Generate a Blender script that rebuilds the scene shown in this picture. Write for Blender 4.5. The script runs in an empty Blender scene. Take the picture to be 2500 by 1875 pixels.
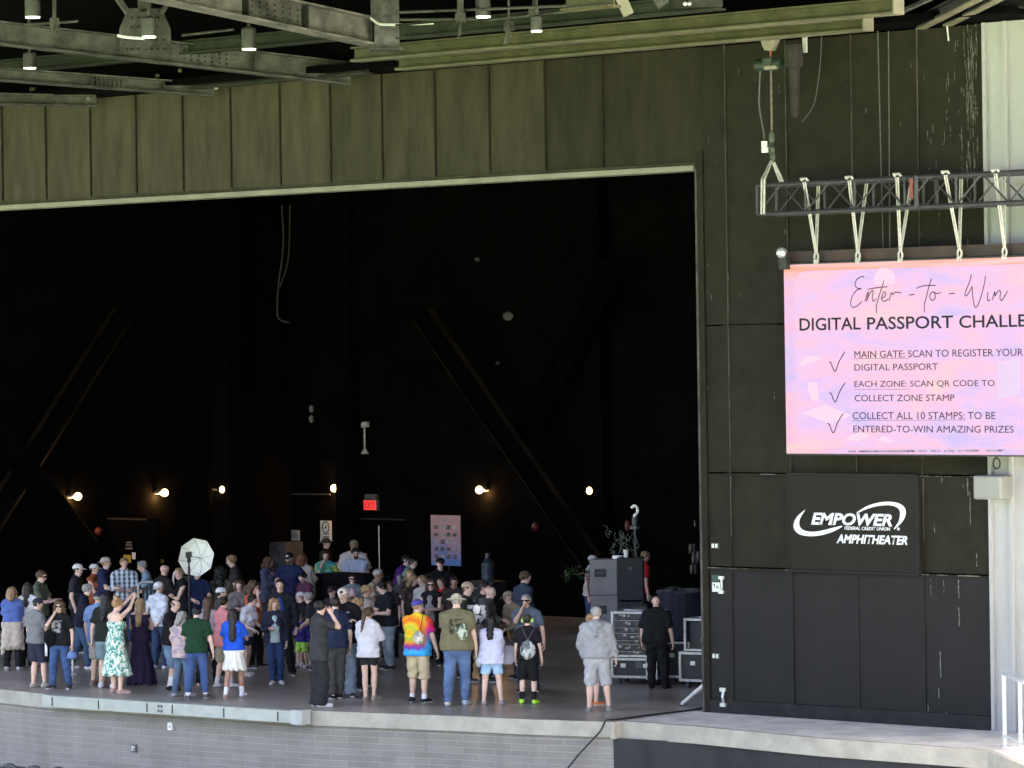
import bpy, math, random
import numpy as np
from mathutils import Vector, Matrix
R_ = math.radians
rnd = random.Random(7)
sc = bpy.context.scene
col = sc.collection

# ------------------------------------------------------------------ camera
ROLL, PITCH, TH = 0.01548, 0.00794, 0.70636
CAM = np.array([35.18, -45.88, 5.75]); FPX = 8815.0
_f = np.array([-math.sin(TH)*math.cos(PITCH), math.cos(TH)*math.cos(PITCH), -math.sin(PITCH)])
_r = np.array([math.cos(TH), math.sin(TH), 0.0]); _u = np.cross(_r, _f)
_R = math.cos(ROLL)*_r - math.sin(ROLL)*_u; _U = math.sin(ROLL)*_r + math.cos(ROLL)*_u
cd = bpy.data.cameras.new('camera'); cam = bpy.data.objects.new('camera', cd); col.objects.link(cam)
cd.sensor_width = 36.0; cd.lens = FPX/2500*36; cd.clip_start = 0.5; cd.clip_end = 3000
M = Matrix.Identity(4)
for i in range(3):
    M[i][0] = _R[i]; M[i][1] = _U[i]; M[i][2] = -_f[i]; M[i][3] = CAM[i]
cam.matrix_world = M
sc.camera = cam
# ------------------------------------------------------------------ sky, sun, exposure
SUN_EL, SUN_AZ = R_(52), R_(28)      # sun stands behind the stage house, so the stage front is in open shade
w = bpy.data.worlds.new('World'); sc.world = w; w.use_nodes = True
nt = w.node_tree; bg = nt.nodes['Background']
sky = nt.nodes.new('ShaderNodeTexSky'); sky.sky_type = 'NISHITA'; sky.sun_disc = False
sky.sun_elevation = SUN_EL; sky.sun_rotation = SUN_AZ; sky.dust_density = 10.0; sky.air_density = 0.4; sky.ozone_density = 0.0
nt.links.new(sky.outputs[0], bg.inputs[0]); bg.inputs[1].default_value = 0.15
sl = bpy.data.lights.new('sun', 'SUN'); sl.energy = 4.5; sl.angle = R_(0.53); sl.color = (1, 0.95, 0.86)
so = bpy.data.objects.new('sun', sl); col.objects.link(so)
sd = Vector((math.sin(SUN_AZ)*math.cos(SUN_EL), math.cos(SUN_AZ)*math.cos(SUN_EL), math.sin(SUN_EL)))
so.rotation_euler = sd.to_track_quat('Z', 'Y').to_euler(); so.location = (0, 0, 60)
sc.view_settings.view_transform = 'Standard'; sc.view_settings.look = 'None'
sc.view_settings.exposure = 4.32; sc.view_settings.gamma = 1
sc.render.resolution_x = 1024; sc.render.resolution_y = 768

# ------------------------------------------------------------------ pixel (2500 x 1875 photo) -> point on a real plane
def ray(px, py): return _f + _R*(px-1250)/FPX - _U*(py-937.5)/FPX
def atX(px, py, x): d = ray(px, py); return CAM + d*(x-CAM[0])/d[0]
def atY(px, py, y=0.0): d = ray(px, py); return CAM + d*(y-CAM[1])/d[1]
def atZ(px, py, z=0.0): d = ray(px, py); return CAM + d*(z-CAM[2])/d[2]
def atD(px, py, dep): return CAM + ray(px, py)*dep
def depth(p): return float(np.dot(np.asarray(p)-CAM, _f))

# ------------------------------------------------------------------ objects
def tag(o, label=None, cat=None, group=None, kind=None):
    if label: o['label'] = label
    if cat: o['category'] = cat
    if group: o['group'] = group
    if kind: o['kind'] = kind
    return o
def empty(name, loc, rz=0, label=None, cat=None, group=None):
    o = bpy.data.objects.new(name, None); col.objects.link(o); o.location = [float(v) for v in loc]; o.rotation_euler = (0, 0, rz)
    o.empty_display_size = 0.1
    return tag(o, label, cat, group)
def copy_tree(o, parent=None):
    c = o.copy(); col.objects.link(c)
    if parent is not None: c.parent = parent
    for ch in list(o.children): copy_tree(ch, c)
    return c

class MB:
    """collects shapes in one local frame, links them as ONE mesh object"""
    def __init__(s): s.v = []; s.f = []; s.mi = []; s.cur = 0
    def _add(s, vs, fs):
        b = len(s.v); s.v += [tuple(float(c) for c in v) for v in vs]; s.f += [tuple(b+i for i in f) for f in fs]; s.mi += [s.cur]*len(fs); return s
    def box(s, c, d, rz=0.0, mat=None):
        x, y, z = d[0]/2, d[1]/2, d[2]/2
        vs = [(-x,-y,-z),(x,-y,-z),(x,y,-z),(-x,y,-z),(-x,-y,z),(x,-y,z),(x,y,z),(-x,y,z)]
        cz, sz = math.cos(rz), math.sin(rz); out = []
        for v in vs:
            v = Vector((v[0]*cz-v[1]*sz, v[0]*sz+v[1]*cz, v[2]))
            if mat is not None: v = mat @ v
            out.append((v[0]+c[0], v[1]+c[1], v[2]+c[2]))
        return s._add(out, [(0,3,2,1),(4,5,6,7),(0,1,5,4),(1,2,6,5),(2,3,7,6),(3,0,4,7)])
    def bbox(s, a, b):
        return s.box([(a[i]+b[i])/2 for i in range(3)], [abs(a[i]-b[i]) for i in range(3)])
    def _frame(s, a, b, up=(0,0,1)):
        a, b = Vector(a), Vector(b); d = (b-a).normalized(); u = Vector(up)
        x = d.cross(u)
        if x.length < 1e-4: x = d.cross(Vector((0,1,0)))
        x.normalize(); u = x.cross(d).normalized(); return a, b, d, x, u
    def profile(s, a, b, pts, up=(0,0,1)):
        """closed polygon pts (x across, y up) swept from a to b"""
        a, b, d, x, u = s._frame(a, b, up); n = len(pts)
        vs = [a+x*p[0]+u*p[1] for p in pts] + [b+x*p[0]+u*p[1] for p in pts]
        fs = [(i, (i+1) % n, n+(i+1) % n, n+i) for i in range(n)] + [tuple(range(n))[::-1], tuple(range(n, 2*n))]
        return s._add(vs, fs)
    def ibeam(s, a, b, w, h, t=0.02, up=(0,0,1)):
        s.profile(a, b, [(-w/2,-h),(w/2,-h),(w/2,-h+t),(-w/2,-h+t)], up)
        s.profile(a, b, [(-t/2,-h+t),(t/2,-h+t),(t/2,-t),(-t/2,-t)], up)
        return s.profile(a, b, [(-w/2,-t),(w/2,-t),(w/2,0),(-w/2,0)], up)
    def bar(s, a, b, w, h, up=(0,0,1)):
        return s.profile(a, b, [(-w/2,-h/2),(w/2,-h/2),(w/2,h/2),(-w/2,h/2)], up)
    def tube(s, pts, r, n=8, cap=True):
        pts = [Vector(p) for p in pts]; rr = r if isinstance(r, (list, tuple)) else [r]*len(pts)
        vs = []; fs = []; px = None
        for i, p in enumerate(pts):
            d = (pts[min(i+1, len(pts)-1)]-pts[max(i-1, 0)]).normalized()
            if px is None:
                x = d.cross(Vector((0,0,1)))
                if x.length < 1e-3: x = d.cross(Vector((0,1,0)))
            else: x = px - d*px.dot(d)
            x.normalize(); px = x; y = d.cross(x)
            for k in range(n):
                a = 2*math.pi*k/n; vs.append(p+(x*math.cos(a)+y*math.sin(a))*rr[i])
        for i in range(len(pts)-1):
            for k in range(n):
                a, b = i*n+k, i*n+(k+1) % n; fs.append((a, b, b+n, a+n))
        if cap: fs += [tuple(range(n))[::-1], tuple(range((len(pts)-1)*n, len(pts)*n))]
        return s._add(vs, fs)
    def lathe(s, prof, c=(0,0,0), n=20, mat=None):
        vs = []; fs = []
        for (r, z) in prof:
            for k in range(n):
                a = 2*math.pi*k/n; v = Vector((r*math.cos(a), r*math.sin(a), z))
                if mat is not None: v = mat @ v
                vs.append((v[0]+c[0], v[1]+c[1], v[2]+c[2]))
        for i in range(len(prof)-1):
            for k in range(n):
                a, b = i*n+k, i*n+(k+1) % n; fs.append((a, b, b+n, a+n))
        fs += [tuple(range(n))[::-1], tuple(range((len(prof)-1)*n, len(prof)*n))]
        return s._add(vs, fs)
    def sphere(s, c, r, n=12, m=8):
        rx, ry, rz = r if isinstance(r, (list, tuple)) else (r, r, r)
        vs = []; fs = []
        for i in range(1, m):
            t = math.pi*i/m
            for k in range(n):
                a = 2*math.pi*k/n; vs.append((c[0]+rx*math.sin(t)*math.cos(a), c[1]+ry*math.sin(t)*math.sin(a), c[2]+rz*math.cos(t)))
        vs += [(c[0], c[1], c[2]+rz), (c[0], c[1], c[2]-rz)]; T, B = len(vs)-2, len(vs)-1
        for i in range(m-2):
            for k in range(n):
                a, b = i*n+k, i*n+(k+1) % n; fs.append((a, a+n, b+n, b))
        for k in range(n): fs += [(T, k, (k+1) % n), (B, (m-2)*n+(k+1) % n, (m-2)*n+k)]
        return s._add(vs, fs)
    def poly(s, pts, th=0.0, n=(0,1,0)):
        """flat polygon, given thickness along -n"""
        pts = [Vector(p) for p in pts]; k = len(pts); nn = Vector(n)
        if th == 0: return s._add(pts, [tuple(range(k))])
        vs = pts+[p-nn*th for p in pts]
        return s._add(vs, [tuple(range(k)), tuple(range(k, 2*k))[::-1]]+[(i, k+i, k+(i+1) % k, (i+1) % k) for i in range(k)])
    def build(s, name, mat, parent=None, smooth=False, bevel=0.0):
        me = bpy.data.meshes.new(name); me.from_pydata(s.v, [], s.f)
        mats = mat if isinstance(mat, (list, tuple)) else [mat]
        for m in mats: me.materials.append(m)
        if len(mats) > 1: me.polygons.foreach_set('material_index', s.mi)
        if smooth: me.polygons.foreach_set('use_smooth', [True]*len(me.polygons))
        import bmesh
        bm = bmesh.new(); bm.from_mesh(me); bmesh.ops.recalc_face_normals(bm, faces=bm.faces); bm.to_mesh(me); bm.free()
        o = bpy.data.objects.new(name, me); col.objects.link(o)
        if parent is not None: o.parent = parent
        if bevel:
            b = o.modifiers.new('bevel', 'BEVEL'); b.width = bevel; b.segments = 2; b.limit_method = 'ANGLE'
        return o

# ------------------------------------------------------------------ materials
MC = {}
def nodes(name):
    m = bpy.data.materials.new(name); m.use_nodes = True; t = m.node_tree
    return m, t, t.nodes['Principled BSDF'], (lambda k: t.nodes.new(k)), t.links.new
def c4(c): return (c[0], c[1], c[2], 1)
def mat(name, c, rough=0.6, var=0.15, scale=4.0, bump=0.0, bscale=40.0, metal=0.0, spec=0.5, stretch=(1,1,1), c2=None, lo=0.35, hi=0.65):
    """plain surface with procedural tone variation and bump"""
    key = (name,)
    if key in MC: return MC[key]
    m, t, b, N, L = nodes(name)
    tc = N('ShaderNodeTexCoord'); mp = N('ShaderNodeMapping'); mp.inputs['Scale'].default_value = stretch
    L(tc.outputs['Object'], mp.inputs[0])
    nz = N('ShaderNodeTexNoise'); nz.inputs['Scale'].default_value = scale; nz.inputs['Detail'].default_value = 5; nz.inputs['Roughness'].default_value = 0.65
    L(mp.outputs[0], nz.inputs['Vector'])
    cr = N('ShaderNodeValToRGB'); cr.color_ramp.elements[0].position = lo; cr.color_ramp.elements[1].position = hi
    cr.color_ramp.elements[0].color = c4([x*(1-var) for x in c]); cr.color_ramp.elements[1].color = c4(c2 if c2 else [min(1, x*(1+var)) for x in c])
    L(nz.outputs['Fac'], cr.inputs[0]); L(cr.outputs[0], b.inputs['Base Color'])
    b.inputs['Roughness'].default_value = rough; b.inputs['Metallic'].default_value = metal; b.inputs['Specular IOR Level'].default_value = spec
    if bump:
        n2 = N('ShaderNodeTexNoise'); n2.inputs['Scale'].default_value = bscale; n2.inputs['Detail'].default_value = 4
        L(tc.outputs['Object'], n2.inputs['Vector'])
        bp = N('ShaderNodeBump'); bp.inputs['Strength'].default_value = bump; bp.inputs['Distance'].default_value = 0.01
        L(n2.outputs['Fac'], bp.inputs['Height']); L(bp.outputs[0], b.inputs['Normal'])
    MC[key] = m; return m
def emit(name, c, s):
    m, t, b, N, L = nodes(name); b.inputs['Base Color'].default_value = (0.05,0.05,0.05,1)
    b.inputs['Emission Color'].default_value = c4(c); b.inputs['Emission Strength'].default_value = s; return m

m_black   = mat('black_paint', (0.012,0.012,0.013), 0.7, 0.3, 2.0)
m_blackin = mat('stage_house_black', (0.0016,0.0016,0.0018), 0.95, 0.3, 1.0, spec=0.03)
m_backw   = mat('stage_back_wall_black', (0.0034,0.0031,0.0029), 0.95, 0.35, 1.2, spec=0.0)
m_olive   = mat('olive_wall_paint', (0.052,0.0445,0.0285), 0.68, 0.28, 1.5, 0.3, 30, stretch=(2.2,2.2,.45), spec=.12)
m_olive2  = mat('olive_wall_paint_dark', (0.040,0.0350,0.0205), 0.68, 0.28, 1.5, 0.3, 30, stretch=(2.2,2.2,.45), spec=.12)  # darker tone of the same olive, for header panels further right
m_olive3  = mat('olive_wall_paint_darkest', (0.022,0.0193,0.0118), 0.68, 0.28, 1.5, 0.3, 30, stretch=(2.2,2.2,.45), spec=.12)
m_dwall   = mat('dark_wall_paint', (0.0150,0.0134,0.0078), 0.75, 0.25, 2.5, 0.25, 30, spec=.18)
m_dwall2  = mat('dark_wall_repaint', (0.0134,0.0124,0.0124), 0.75, 0.15, 1.5, 0.2, 30, spec=.25)
m_worn    = mat('worn_paint_edge', (0.045,0.041,0.033), 0.7, 0.75, 9.0, stretch=(1,1,0.3))
m_scuff   = mat('bare_scuff', (0.10,0.10,0.088), 0.7, 0.7, 20)
m_cream   = mat('cream_trim', (0.20,0.188,0.142), 0.6, 0.15, 2.0, stretch=(1,1,1))
m_steel   = mat('grey_steel_paint', (0.055,0.054,0.047), 0.6, 0.55, 3.0, 0.15, 20, spec=.2)
m_steeld  = mat('dark_steel_paint', (0.026,0.026,0.022), 0.7, 0.5, 3.0, spec=.15)
m_oliveb  = mat('olive_beam_paint', (0.066,0.061,0.031), 0.55, 0.3, 2.0, 0.1, 20, spec=.2)
m_rust    = mat('rusty_steel', (0.16,0.09,0.055), 0.7, 0.5, 4.0)
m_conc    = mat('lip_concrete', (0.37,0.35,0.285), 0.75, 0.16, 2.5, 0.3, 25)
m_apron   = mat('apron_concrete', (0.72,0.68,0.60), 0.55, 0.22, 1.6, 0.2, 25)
m_slab    = mat('pale_green_steel', (0.40,0.42,0.365), 0.5, 0.12, 3.0)
m_siding  = mat('pale_siding', (0.31,0.31,0.31), 0.45, 0.05, 1.0)
m_white   = mat('white_paint', (0.78,0.78,0.76), 0.5, 0.06, 5)
m_alu     = mat('dark_aluminium', (0.05,0.05,0.055), 0.45, 0.25, 8, metal=0.4)
m_silver  = mat('silver_metal', (0.55,0.55,0.55), 0.35, 0.15, 8, metal=0.6)
m_grail   = mat('galvanised_rail', (0.62,0.65,0.65), 0.4, 0.12, 10, metal=0.2)
m_sling   = mat('white_sling', (0.40,0.39,0.36), 0.8, 0.2, 20)
m_cable   = mat('black_cable', (0.015,0.015,0.015), 0.6, 0.1, 5)
m_cloth   = mat('black_cloth', (0.008,0.008,0.009), 0.95, 0.2, 3, spec=0.1)
m_skirt   = mat('skirt_fabric', (0.012,0.0125,0.013), 0.6, 0.35, 1.2, 0.2, 12, stretch=(1,1,0.4))
m_seat    = mat('seat_plastic', (0.03,0.03,0.034), 0.4, 0.15, 5)
m_grass   = mat('lawn_grass', (0.075,0.105,0.045), 0.9, 0.4, 0.6)
m_plaza   = mat('plaza_concrete', (0.30,0.29,0.27), 0.8, 0.15, 0.8)
m_paper   = mat('white_paper', (0.7,0.7,0.66), 0.7, 0.03, 10)
m_beige   = mat('beige_paper', (0.55,0.48,0.42), 0.7, 0.03, 10)
m_yellow  = mat('yellow_paper', (0.55,0.42,0.08), 0.7, 0.1, 10)
m_grey    = mat('grey_cabinet', (0.08,0.08,0.085), 0.6, 0.12, 5)

def floor_mat():
    m, t, b, N, L = nodes('sealed_stage_floor')
    tc = N('ShaderNodeTexCoord'); n1 = N('ShaderNodeTexNoise'); n1.inputs['Scale'].default_value = 0.55; n1.inputs['Detail'].default_value = 6; n1.inputs['Roughness'].default_value = 0.6
    mp = N('ShaderNodeMapping'); mp.inputs['Scale'].default_value = (1,1.6,1); L(tc.outputs['Object'], mp.inputs[0]); L(mp.outputs[0], n1.inputs['Vector'])
    cr = N('ShaderNodeValToRGB'); e = cr.color_ramp.elements; e[0].position = .3; e[1].position = .72
    e[0].color = (.19,.167,.136,1); e[1].color = (.50,.445,.365,1); L(n1.outputs['Fac'], cr.inputs[0]); L(cr.outputs[0], b.inputs['Base Color'])
    r2 = N('ShaderNodeMapRange'); r2.inputs['To Min'].default_value = .30; r2.inputs['To Max'].default_value = .40; L(n1.outputs['Fac'], r2.inputs[0]); L(r2.outputs[0], b.inputs['Roughness'])
    n2 = N('ShaderNodeTexNoise'); n2.inputs['Scale'].default_value = 14; L(tc.outputs['Object'], n2.inputs['Vector'])
    bp = N('ShaderNodeBump'); bp.inputs['Strength'].default_value = .06; bp.inputs['Distance'].default_value = .01; L(n2.outputs['Fac'], bp.inputs['Height']); L(bp.outputs[0], b.inputs['Normal'])
    return m
m_floor = floor_mat()
def block_mat():
    m, t, b, N, L = nodes('painted_block')
    tc = N('ShaderNodeTexCoord'); sx = N('ShaderNodeSeparateXYZ'); cx = N('ShaderNodeCombineXYZ')
    L(tc.outputs['Object'], sx.inputs[0]); L(sx.outputs['X'], cx.inputs['X']); L(sx.outputs['Z'], cx.inputs['Y'])
    br = N('ShaderNodeTexBrick'); L(cx.outputs[0], br.inputs['Vector'])
    br.inputs['Scale'].default_value = 1; br.inputs['Brick Width'].default_value = .6; br.inputs['Row Height'].default_value = .1; br.inputs['Mortar Size'].default_value = .0075; br.inputs['Mortar Smooth'].default_value = .4
    br.inputs['Color1'].default_value = (.195,.18,.152,1); br.inputs['Color2'].default_value = (.235,.218,.186,1); br.inputs['Mortar'].default_value = (.305,.285,.245,1)
    n1 = N('ShaderNodeTexNoise'); n1.inputs['Scale'].default_value = 2.2; n1.inputs['Detail'].default_value = 6; mpz = N('ShaderNodeMapping'); mpz.inputs['Scale'].default_value = (1.3,1.3,.4); L(tc.outputs['Object'], mpz.inputs[0]); L(mpz.outputs[0], n1.inputs['Vector'])
    mr = N('ShaderNodeMapRange'); mr.inputs['To Min'].default_value = .72; mr.inputs['To Max'].default_value = 1.3; L(n1.outputs['Fac'], mr.inputs[0])
    mx = N('ShaderNodeMix'); mx.data_type = 'RGBA'; mx.blend_type = 'MULTIPLY'; mx.inputs['Factor'].default_value = 1
    L(br.outputs['Color'], mx.inputs['A']); L(mr.outputs[0], mx.inputs['B']); L(mx.outputs['Result'], b.inputs['Base Color'])
    b.inputs['Roughness'].default_value = .55
    bp = N('ShaderNodeBump'); bp.inputs['Strength'].default_value = .5; bp.inputs['Distance'].default_value = .012; bp.invert = True
    L(br.outputs['Fac'], bp.inputs['Height']); L(bp.outputs[0], b.inputs['Normal'])
    return m
m_block = block_mat()

# ------------------------------------------------------------------ the setting
BACK, LEFT, RIGHT, ROOF = 15.0, -23.6, 9.0, 13.2
g = MB(); g.bbox((-60,-14,-1.9), (40,-1.0,-1.6)); tag(g.build('plaza', m_plaza), kind='structure')
g = MB(); g.bbox((-400,-900,-2.2), (400,300,-1.9)); tag(g.build('ground', m_grass), kind='structure')
# stage floor: polygon behind the lip
lip = [(-20.0,-1.0), (-15.6,-2.8)] + [tuple(atZ(*p)[:2]) for p in ((0,1683),(122,1696),(757,1735),(1100,1748),(1300,1757),(1496,1763))]
apr = [tuple(atZ(*p)[:2]) for p in ((1503,1762),(1700,1774),(2000,1803),(2240,1820),(2413,1833))]
apr = [(apr[0][0], apr[1][1]+0.03)] + apr[1:]
lipw = 0.12
def inset(pl, d): return [(p[0], p[1]+d) for p in pl]
f = MB(); ins = inset(lip, lipw)
f.poly([(p[0], p[1], 0) for p in [(LEFT,-1.0+lipw)]+ins[0:]+[(ins[-1][0],-0.02),(9,-0.02),(9,BACK),(LEFT,BACK)]], 0.2, (0,0,1))
tag(f.build('stage_floor', m_floor), kind='structure')
# concrete lip and the apron that carries on to the right
f = MB()
for a, b in zip(lip[:-1], lip[1:]):
    f._add([(a[0],a[1],0),(b[0],b[1],0),(b[0],b[1]+lipw-.002,0),(a[0],a[1]+lipw-.002,0),(a[0],a[1],-.24),(b[0],b[1],-.24),(b[0],b[1]+lipw,-.24),(a[0],a[1]+lipw,-.24)],
           [(0,1,2,3),(0,4,5,1),(4,7,6,5)])
tag(f.build('stage_lip', m_conc), kind='structure')
aR = tuple(atZ(2560,1893)[:2])
f = MB(); top = [(p[0], p[1], 0) for p in apr+[aR, (aR[0]+2.5, aR[1]+1.2), (9,-0.02), (apr[0][0],-0.02)]]
f.poly(top, 0.25, (0,0,1)); tag(f.build('apron', [m_apron]), kind='structure')
# lip facing of the apron (older, whiter concrete)
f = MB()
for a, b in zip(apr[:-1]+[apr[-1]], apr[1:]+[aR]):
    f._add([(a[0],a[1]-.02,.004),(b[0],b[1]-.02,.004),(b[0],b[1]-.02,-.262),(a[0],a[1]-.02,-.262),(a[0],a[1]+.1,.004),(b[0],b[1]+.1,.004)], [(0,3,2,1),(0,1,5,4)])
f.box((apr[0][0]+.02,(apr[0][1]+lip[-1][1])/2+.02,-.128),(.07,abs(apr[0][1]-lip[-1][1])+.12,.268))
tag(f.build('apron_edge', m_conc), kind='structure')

# front wall of painted block below the lip
t = empty('stage_front_wall', (-8,-2.9,-1.6), 0, 'grey painted block wall below the concrete stage lip', 'wall')
f = MB()
for a, b in zip(lip[:-1], lip[1:]):
    A = (a[0]+8, a[1]+2.9+.06); B = (b[0]+8, b[1]+2.9+.06)
    f._add([(A[0],A[1],0),(B[0],B[1],0),(B[0],B[1],1.36),(A[0],A[1],1.36),(A[0],A[1]+.25,0),(B[0],B[1]+.25,0),(B[0],B[1]+.25,1.36),(A[0],A[1]+.25,1.36)],
           [(0,1,2,3),(4,7,6,5),(0,3,7,4),(1,5,6,2)])
f.build('block_face', m_block, t)
def on_wall(px, py):
    """point on the block wall face seen at a pixel"""
    for a, b in zip(lip[:-1], lip[1:]):
        d = ray(px, py); n = np.array([-(b[1]-a[1]), b[0]-a[0]]); q = np.array([a[0], a[1]+.06])
        s = np.dot(q-CAM[:2], n)/np.dot(d[:2], n); p = CAM+d*s
        if a[0]-.01 <= p[0] <= b[0]+.01: return p
    return p
for px, py, lab, wd in ((418,1773,'white weatherproof outlet box on the grey block wall','w'),(330,1827,'grey recessed outlet with open cover low on the block wall','g')):
    p = on_wall(px, py); t = empty('outlet_box', p, 0, lab, 'outlet')
    MB().box((0,-.02,0),(.105,.045,.13)).build('box_body', m_white if wd == 'w' else m_grey, t, bevel=.006)
    MB().box((0.0,-.046,.005),(.07,.012,.085)).build('cover', m_white if wd == 'w' else m_silver, t)
    MB().box((0.015,-.055,-.005),(.02,.01,.03)).build('socket', m_grey if wd == 'w' else m_black, t)

# steel edge extension bolted to the lip
a0, a1 = atZ(124,1696), atZ(757,1736)
t = empty('lip_extension', (a0+a1)/2, 0, 'pale green steel step bolted along the front lip of the stage', 'stage extension')
off = (a0+a1)/2; dirv = Vector((a1-a0)).normalized(); nrm = Vector((dirv.y, -dirv.x, 0))
A = Vector(a0-off)+nrm*.02; B = Vector(a1-off)+nrm*.02
f = MB(); f.profile(A+Vector((0,0,.012)), B+Vector((0,0,.012)), [(0,-.20),(.2,-.20),(.2,0),(0,0)]); f.build('fascia', m_slab, t, bevel=.004)
f = MB(); f.box(B+nrm*.10-dirv*.1+Vector((0,0,-.09)), (.23,.225,.235), math.atan2(dirv.y, dirv.x)); f.build('end_block', mat('pale_end_block',(.40,.43,.40),.5,.1,4), t)
for px in (151,269,390,452,576,703):
    q = Vector(a0-off)+dirv*((px-124)/(757-124)*(a1-a0)[0]/dirv.x); 
    MB().box(q+nrm*.222+Vector((0,0,-.09)), (.022,.012,.15), math.atan2(dirv.y, dirv.x)).build('slot', m_cable, t)
q = Vector(a0-off)+dirv*((422-124)/633*(a1-a0)[0]/dirv.x)
f = MB()
for ix in (-1,1):
    for iz in (-1,1): f.box(q+nrm*.222+dirv*(ix*.035)+Vector((0,0,-.09+iz*.04)), (.045,.008,.045), math.atan2(dirv.y, dirv.x))
f.build('vent_slots', m_grey, t)

# ------------------------------------------------------------------ proscenium: header, jamb, right wall (plane y = 0)
LZ = atY(850,464)[2]                     # lintel underside
WR = float(atY(2398,45)[0])              # right end of the dark wall
PW = 1.22; X0 = float(atY(11.4,490)[0])
t = empty('proscenium_wall', (0,0,0), 0, 'tall olive and black panelled wall framing the dark stage opening', 'wall')
seamsX = [X0+PW*k for k in range(-4,15)]
zt = 10.62
xs = [s for s in seamsX if s < -0.35]+[0.0]
# header panels (each a sheet standing between two seams)
hx = [s for s in seamsX if s < 0.4]
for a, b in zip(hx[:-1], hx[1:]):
    f = MB(); b2 = min(b, 0.0) ; f.bbox((a+.012,-.03,LZ+.135), ((b-.012) if b < hx[-1]-.01 else .142,.10,zt)); f.build('header_panel', m_olive if b < -7 else m_olive2 if b < -2.2 else m_olive3, t)  # olive tone steps darker from left to right along the header
f = MB()
for s in hx[:-1]: f.box((s,-.045,(LZ+.17+zt)/2), (.03,.03,zt-LZ-.17))
f.build('seam_battens', mat('seam_paint',(.018,.016,.01),.7,.4,6,spec=.1), t)
f = MB(); f.bbox((hx[0],-.05,LZ+.055),(0.0,.10,LZ+.13)); f.build('header_rail', mat('olive_rail',(.042,.037,.023),.6,.3,2,spec=.12), t)
f = MB(); f.bbox((hx[0],-.10,LZ),(0.0,.42,LZ+.05)); f.bbox((hx[0],-.105,LZ-.008),(0.0,-.08,LZ+.075)); f.build('lintel_trim', m_cream, t)
# jamb
f = MB(); f.bbox((0.0,-.06,0),(.14,.42,LZ+.3)); f.build('jamb', m_dwall, t)
f = MB(); f.bbox((-.012,-.066,0.02),(.03,-.04,LZ)); f.build('jamb_edge', m_worn, t)
# right wall: lower repainted part, upper part
zA = float(atY(1860,1388)[2]); zB = float(atY(2000,1158)[2]); zC = float(atY(1840,793)[2])
cols_ = [.14]+[float(atY(p,1500)[0]) for p in (1790,1938,2098,2259)]+[WR]
for i, (a, b) in enumerate(zip(cols_[:-1], cols_[1:])):
    for z0, z1, mm in ((.22,zA,m_dwall2),(zA+.02,zB,m_dwall),(zB+.02,zC,m_dwall),(zC+.015,zt,m_dwall)):
        f = MB(); f.bbox((a+.008,-.03+.004*((i*7+int(z0*3)) % 3),z0),(b-.008,.10,z1-.01)); f.build('wall_panel', mm, t)
f = MB(); f.bbox((.14,-.055,0.0),(WR,.1,.215)); f.build('base_board', mat('base_paint',(.014,.0135,.013),.7,.4,5,spec=.25), t)
for s, wv in zip(cols_[1:-1], (.20,.11,.08,.08)):
    f = MB(); f.bbox((s-wv,-.05,.215),(s+.02,-.02,zA)); f.build('batten', m_dwall2, t)
    f = MB(); f.bbox((s-.03,-.045,zA+.03),(s+.02,-.02,zt)); f.build('batten', m_dwall, t)
    f = MB(); f.bbox((s+.018,-.053,zA+.5),(s+.028,-.03,zt)); f.build('worn_edge', m_worn, t)
f = MB()
for z, xa in ((zA,.14),(zB,.5)):
    f.bbox((xa,-.07,z-.035),(WR,-.02,z))
f.bbox((.5,-.05,zC-.02),(1.6,-.02,zC))
f.build('ledge', m_dwall, t)
f = MB()
for z, xa in ((zA,.14),(zB,.9)):
    x = xa
    while x < WR-.1:
        l = rnd.uniform(.1,.5); l = min(l, WR-x)
        if rnd.random() < (.8 if x > 3.9 else .45): f.bbox((x,-.076,z-.012),(x+l,-.068,z+rnd.uniform(-.006,.004)))
        x += l+rnd.uniform(.02,.2)
f.build('chipped_edge', m_scuff, t)
# pale runs and scuffs of bare primer
f = MB()
def run(px, py, l, wd):
    p = atY(px, py); x = p[0]; z = p[2]; y = -.0345; n = 5
    L = [(x+rnd.uniform(-.3,.3)*wd-wd/2*(1-k/n*.4), z-l*k/n) for k in range(n+1)]
    for k in range(n):
        if rnd.random() < .82: f._add([(L[k][0],y-.012,L[k][1]),(L[k][0]+wd,y-.012,L[k][1]),(L[k+1][0]+wd,y-.012,L[k+1][1]),(L[k+1][0],y-.012,L[k+1][1])],[(0,1,2,3)])
for _ in range(60):
    run(rnd.gauss(2372,9), rnd.uniform(50,400), rnd.uniform(.05,.45), rnd.uniform(.005,.014))
for _ in range(26):
    run(rnd.gauss(2330,45), rnd.uniform(80,600), rnd.uniform(.03,.2), rnd.uniform(.006,.014))
for px, py, l, wd in ((2344,1415,.7,.02),(2300,1590,.5,.02),(2296,1680,.16,.02),(2366,1165,.35,.02),(2372,1200,.5,.014),(2355,1170,.2,.012),(2303,1160,.12,.02),(2285,1280,.12,.015),
                      (2388,1350,.2,.015),(2308,1415,.2,.01),(2276,1412,.25,.01),(2270,1720,.25,.016),(2094,1720,.1,.02),(2040,1330,.22,.006),(1700,1270,.1,.01)):
    run(px, py, l, wd)
for _ in range(40): run(rnd.uniform(1730,2330), rnd.uniform(150,1100), rnd.uniform(.02,.12), rnd.uniform(.006,.012))
for _ in range(30): run(rnd.uniform(1990,2400), rnd.uniform(1730,1772), rnd.uniform(.01,.04), rnd.uniform(.02,.06))
f.build('bare_streaks', m_scuff, t)

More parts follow.
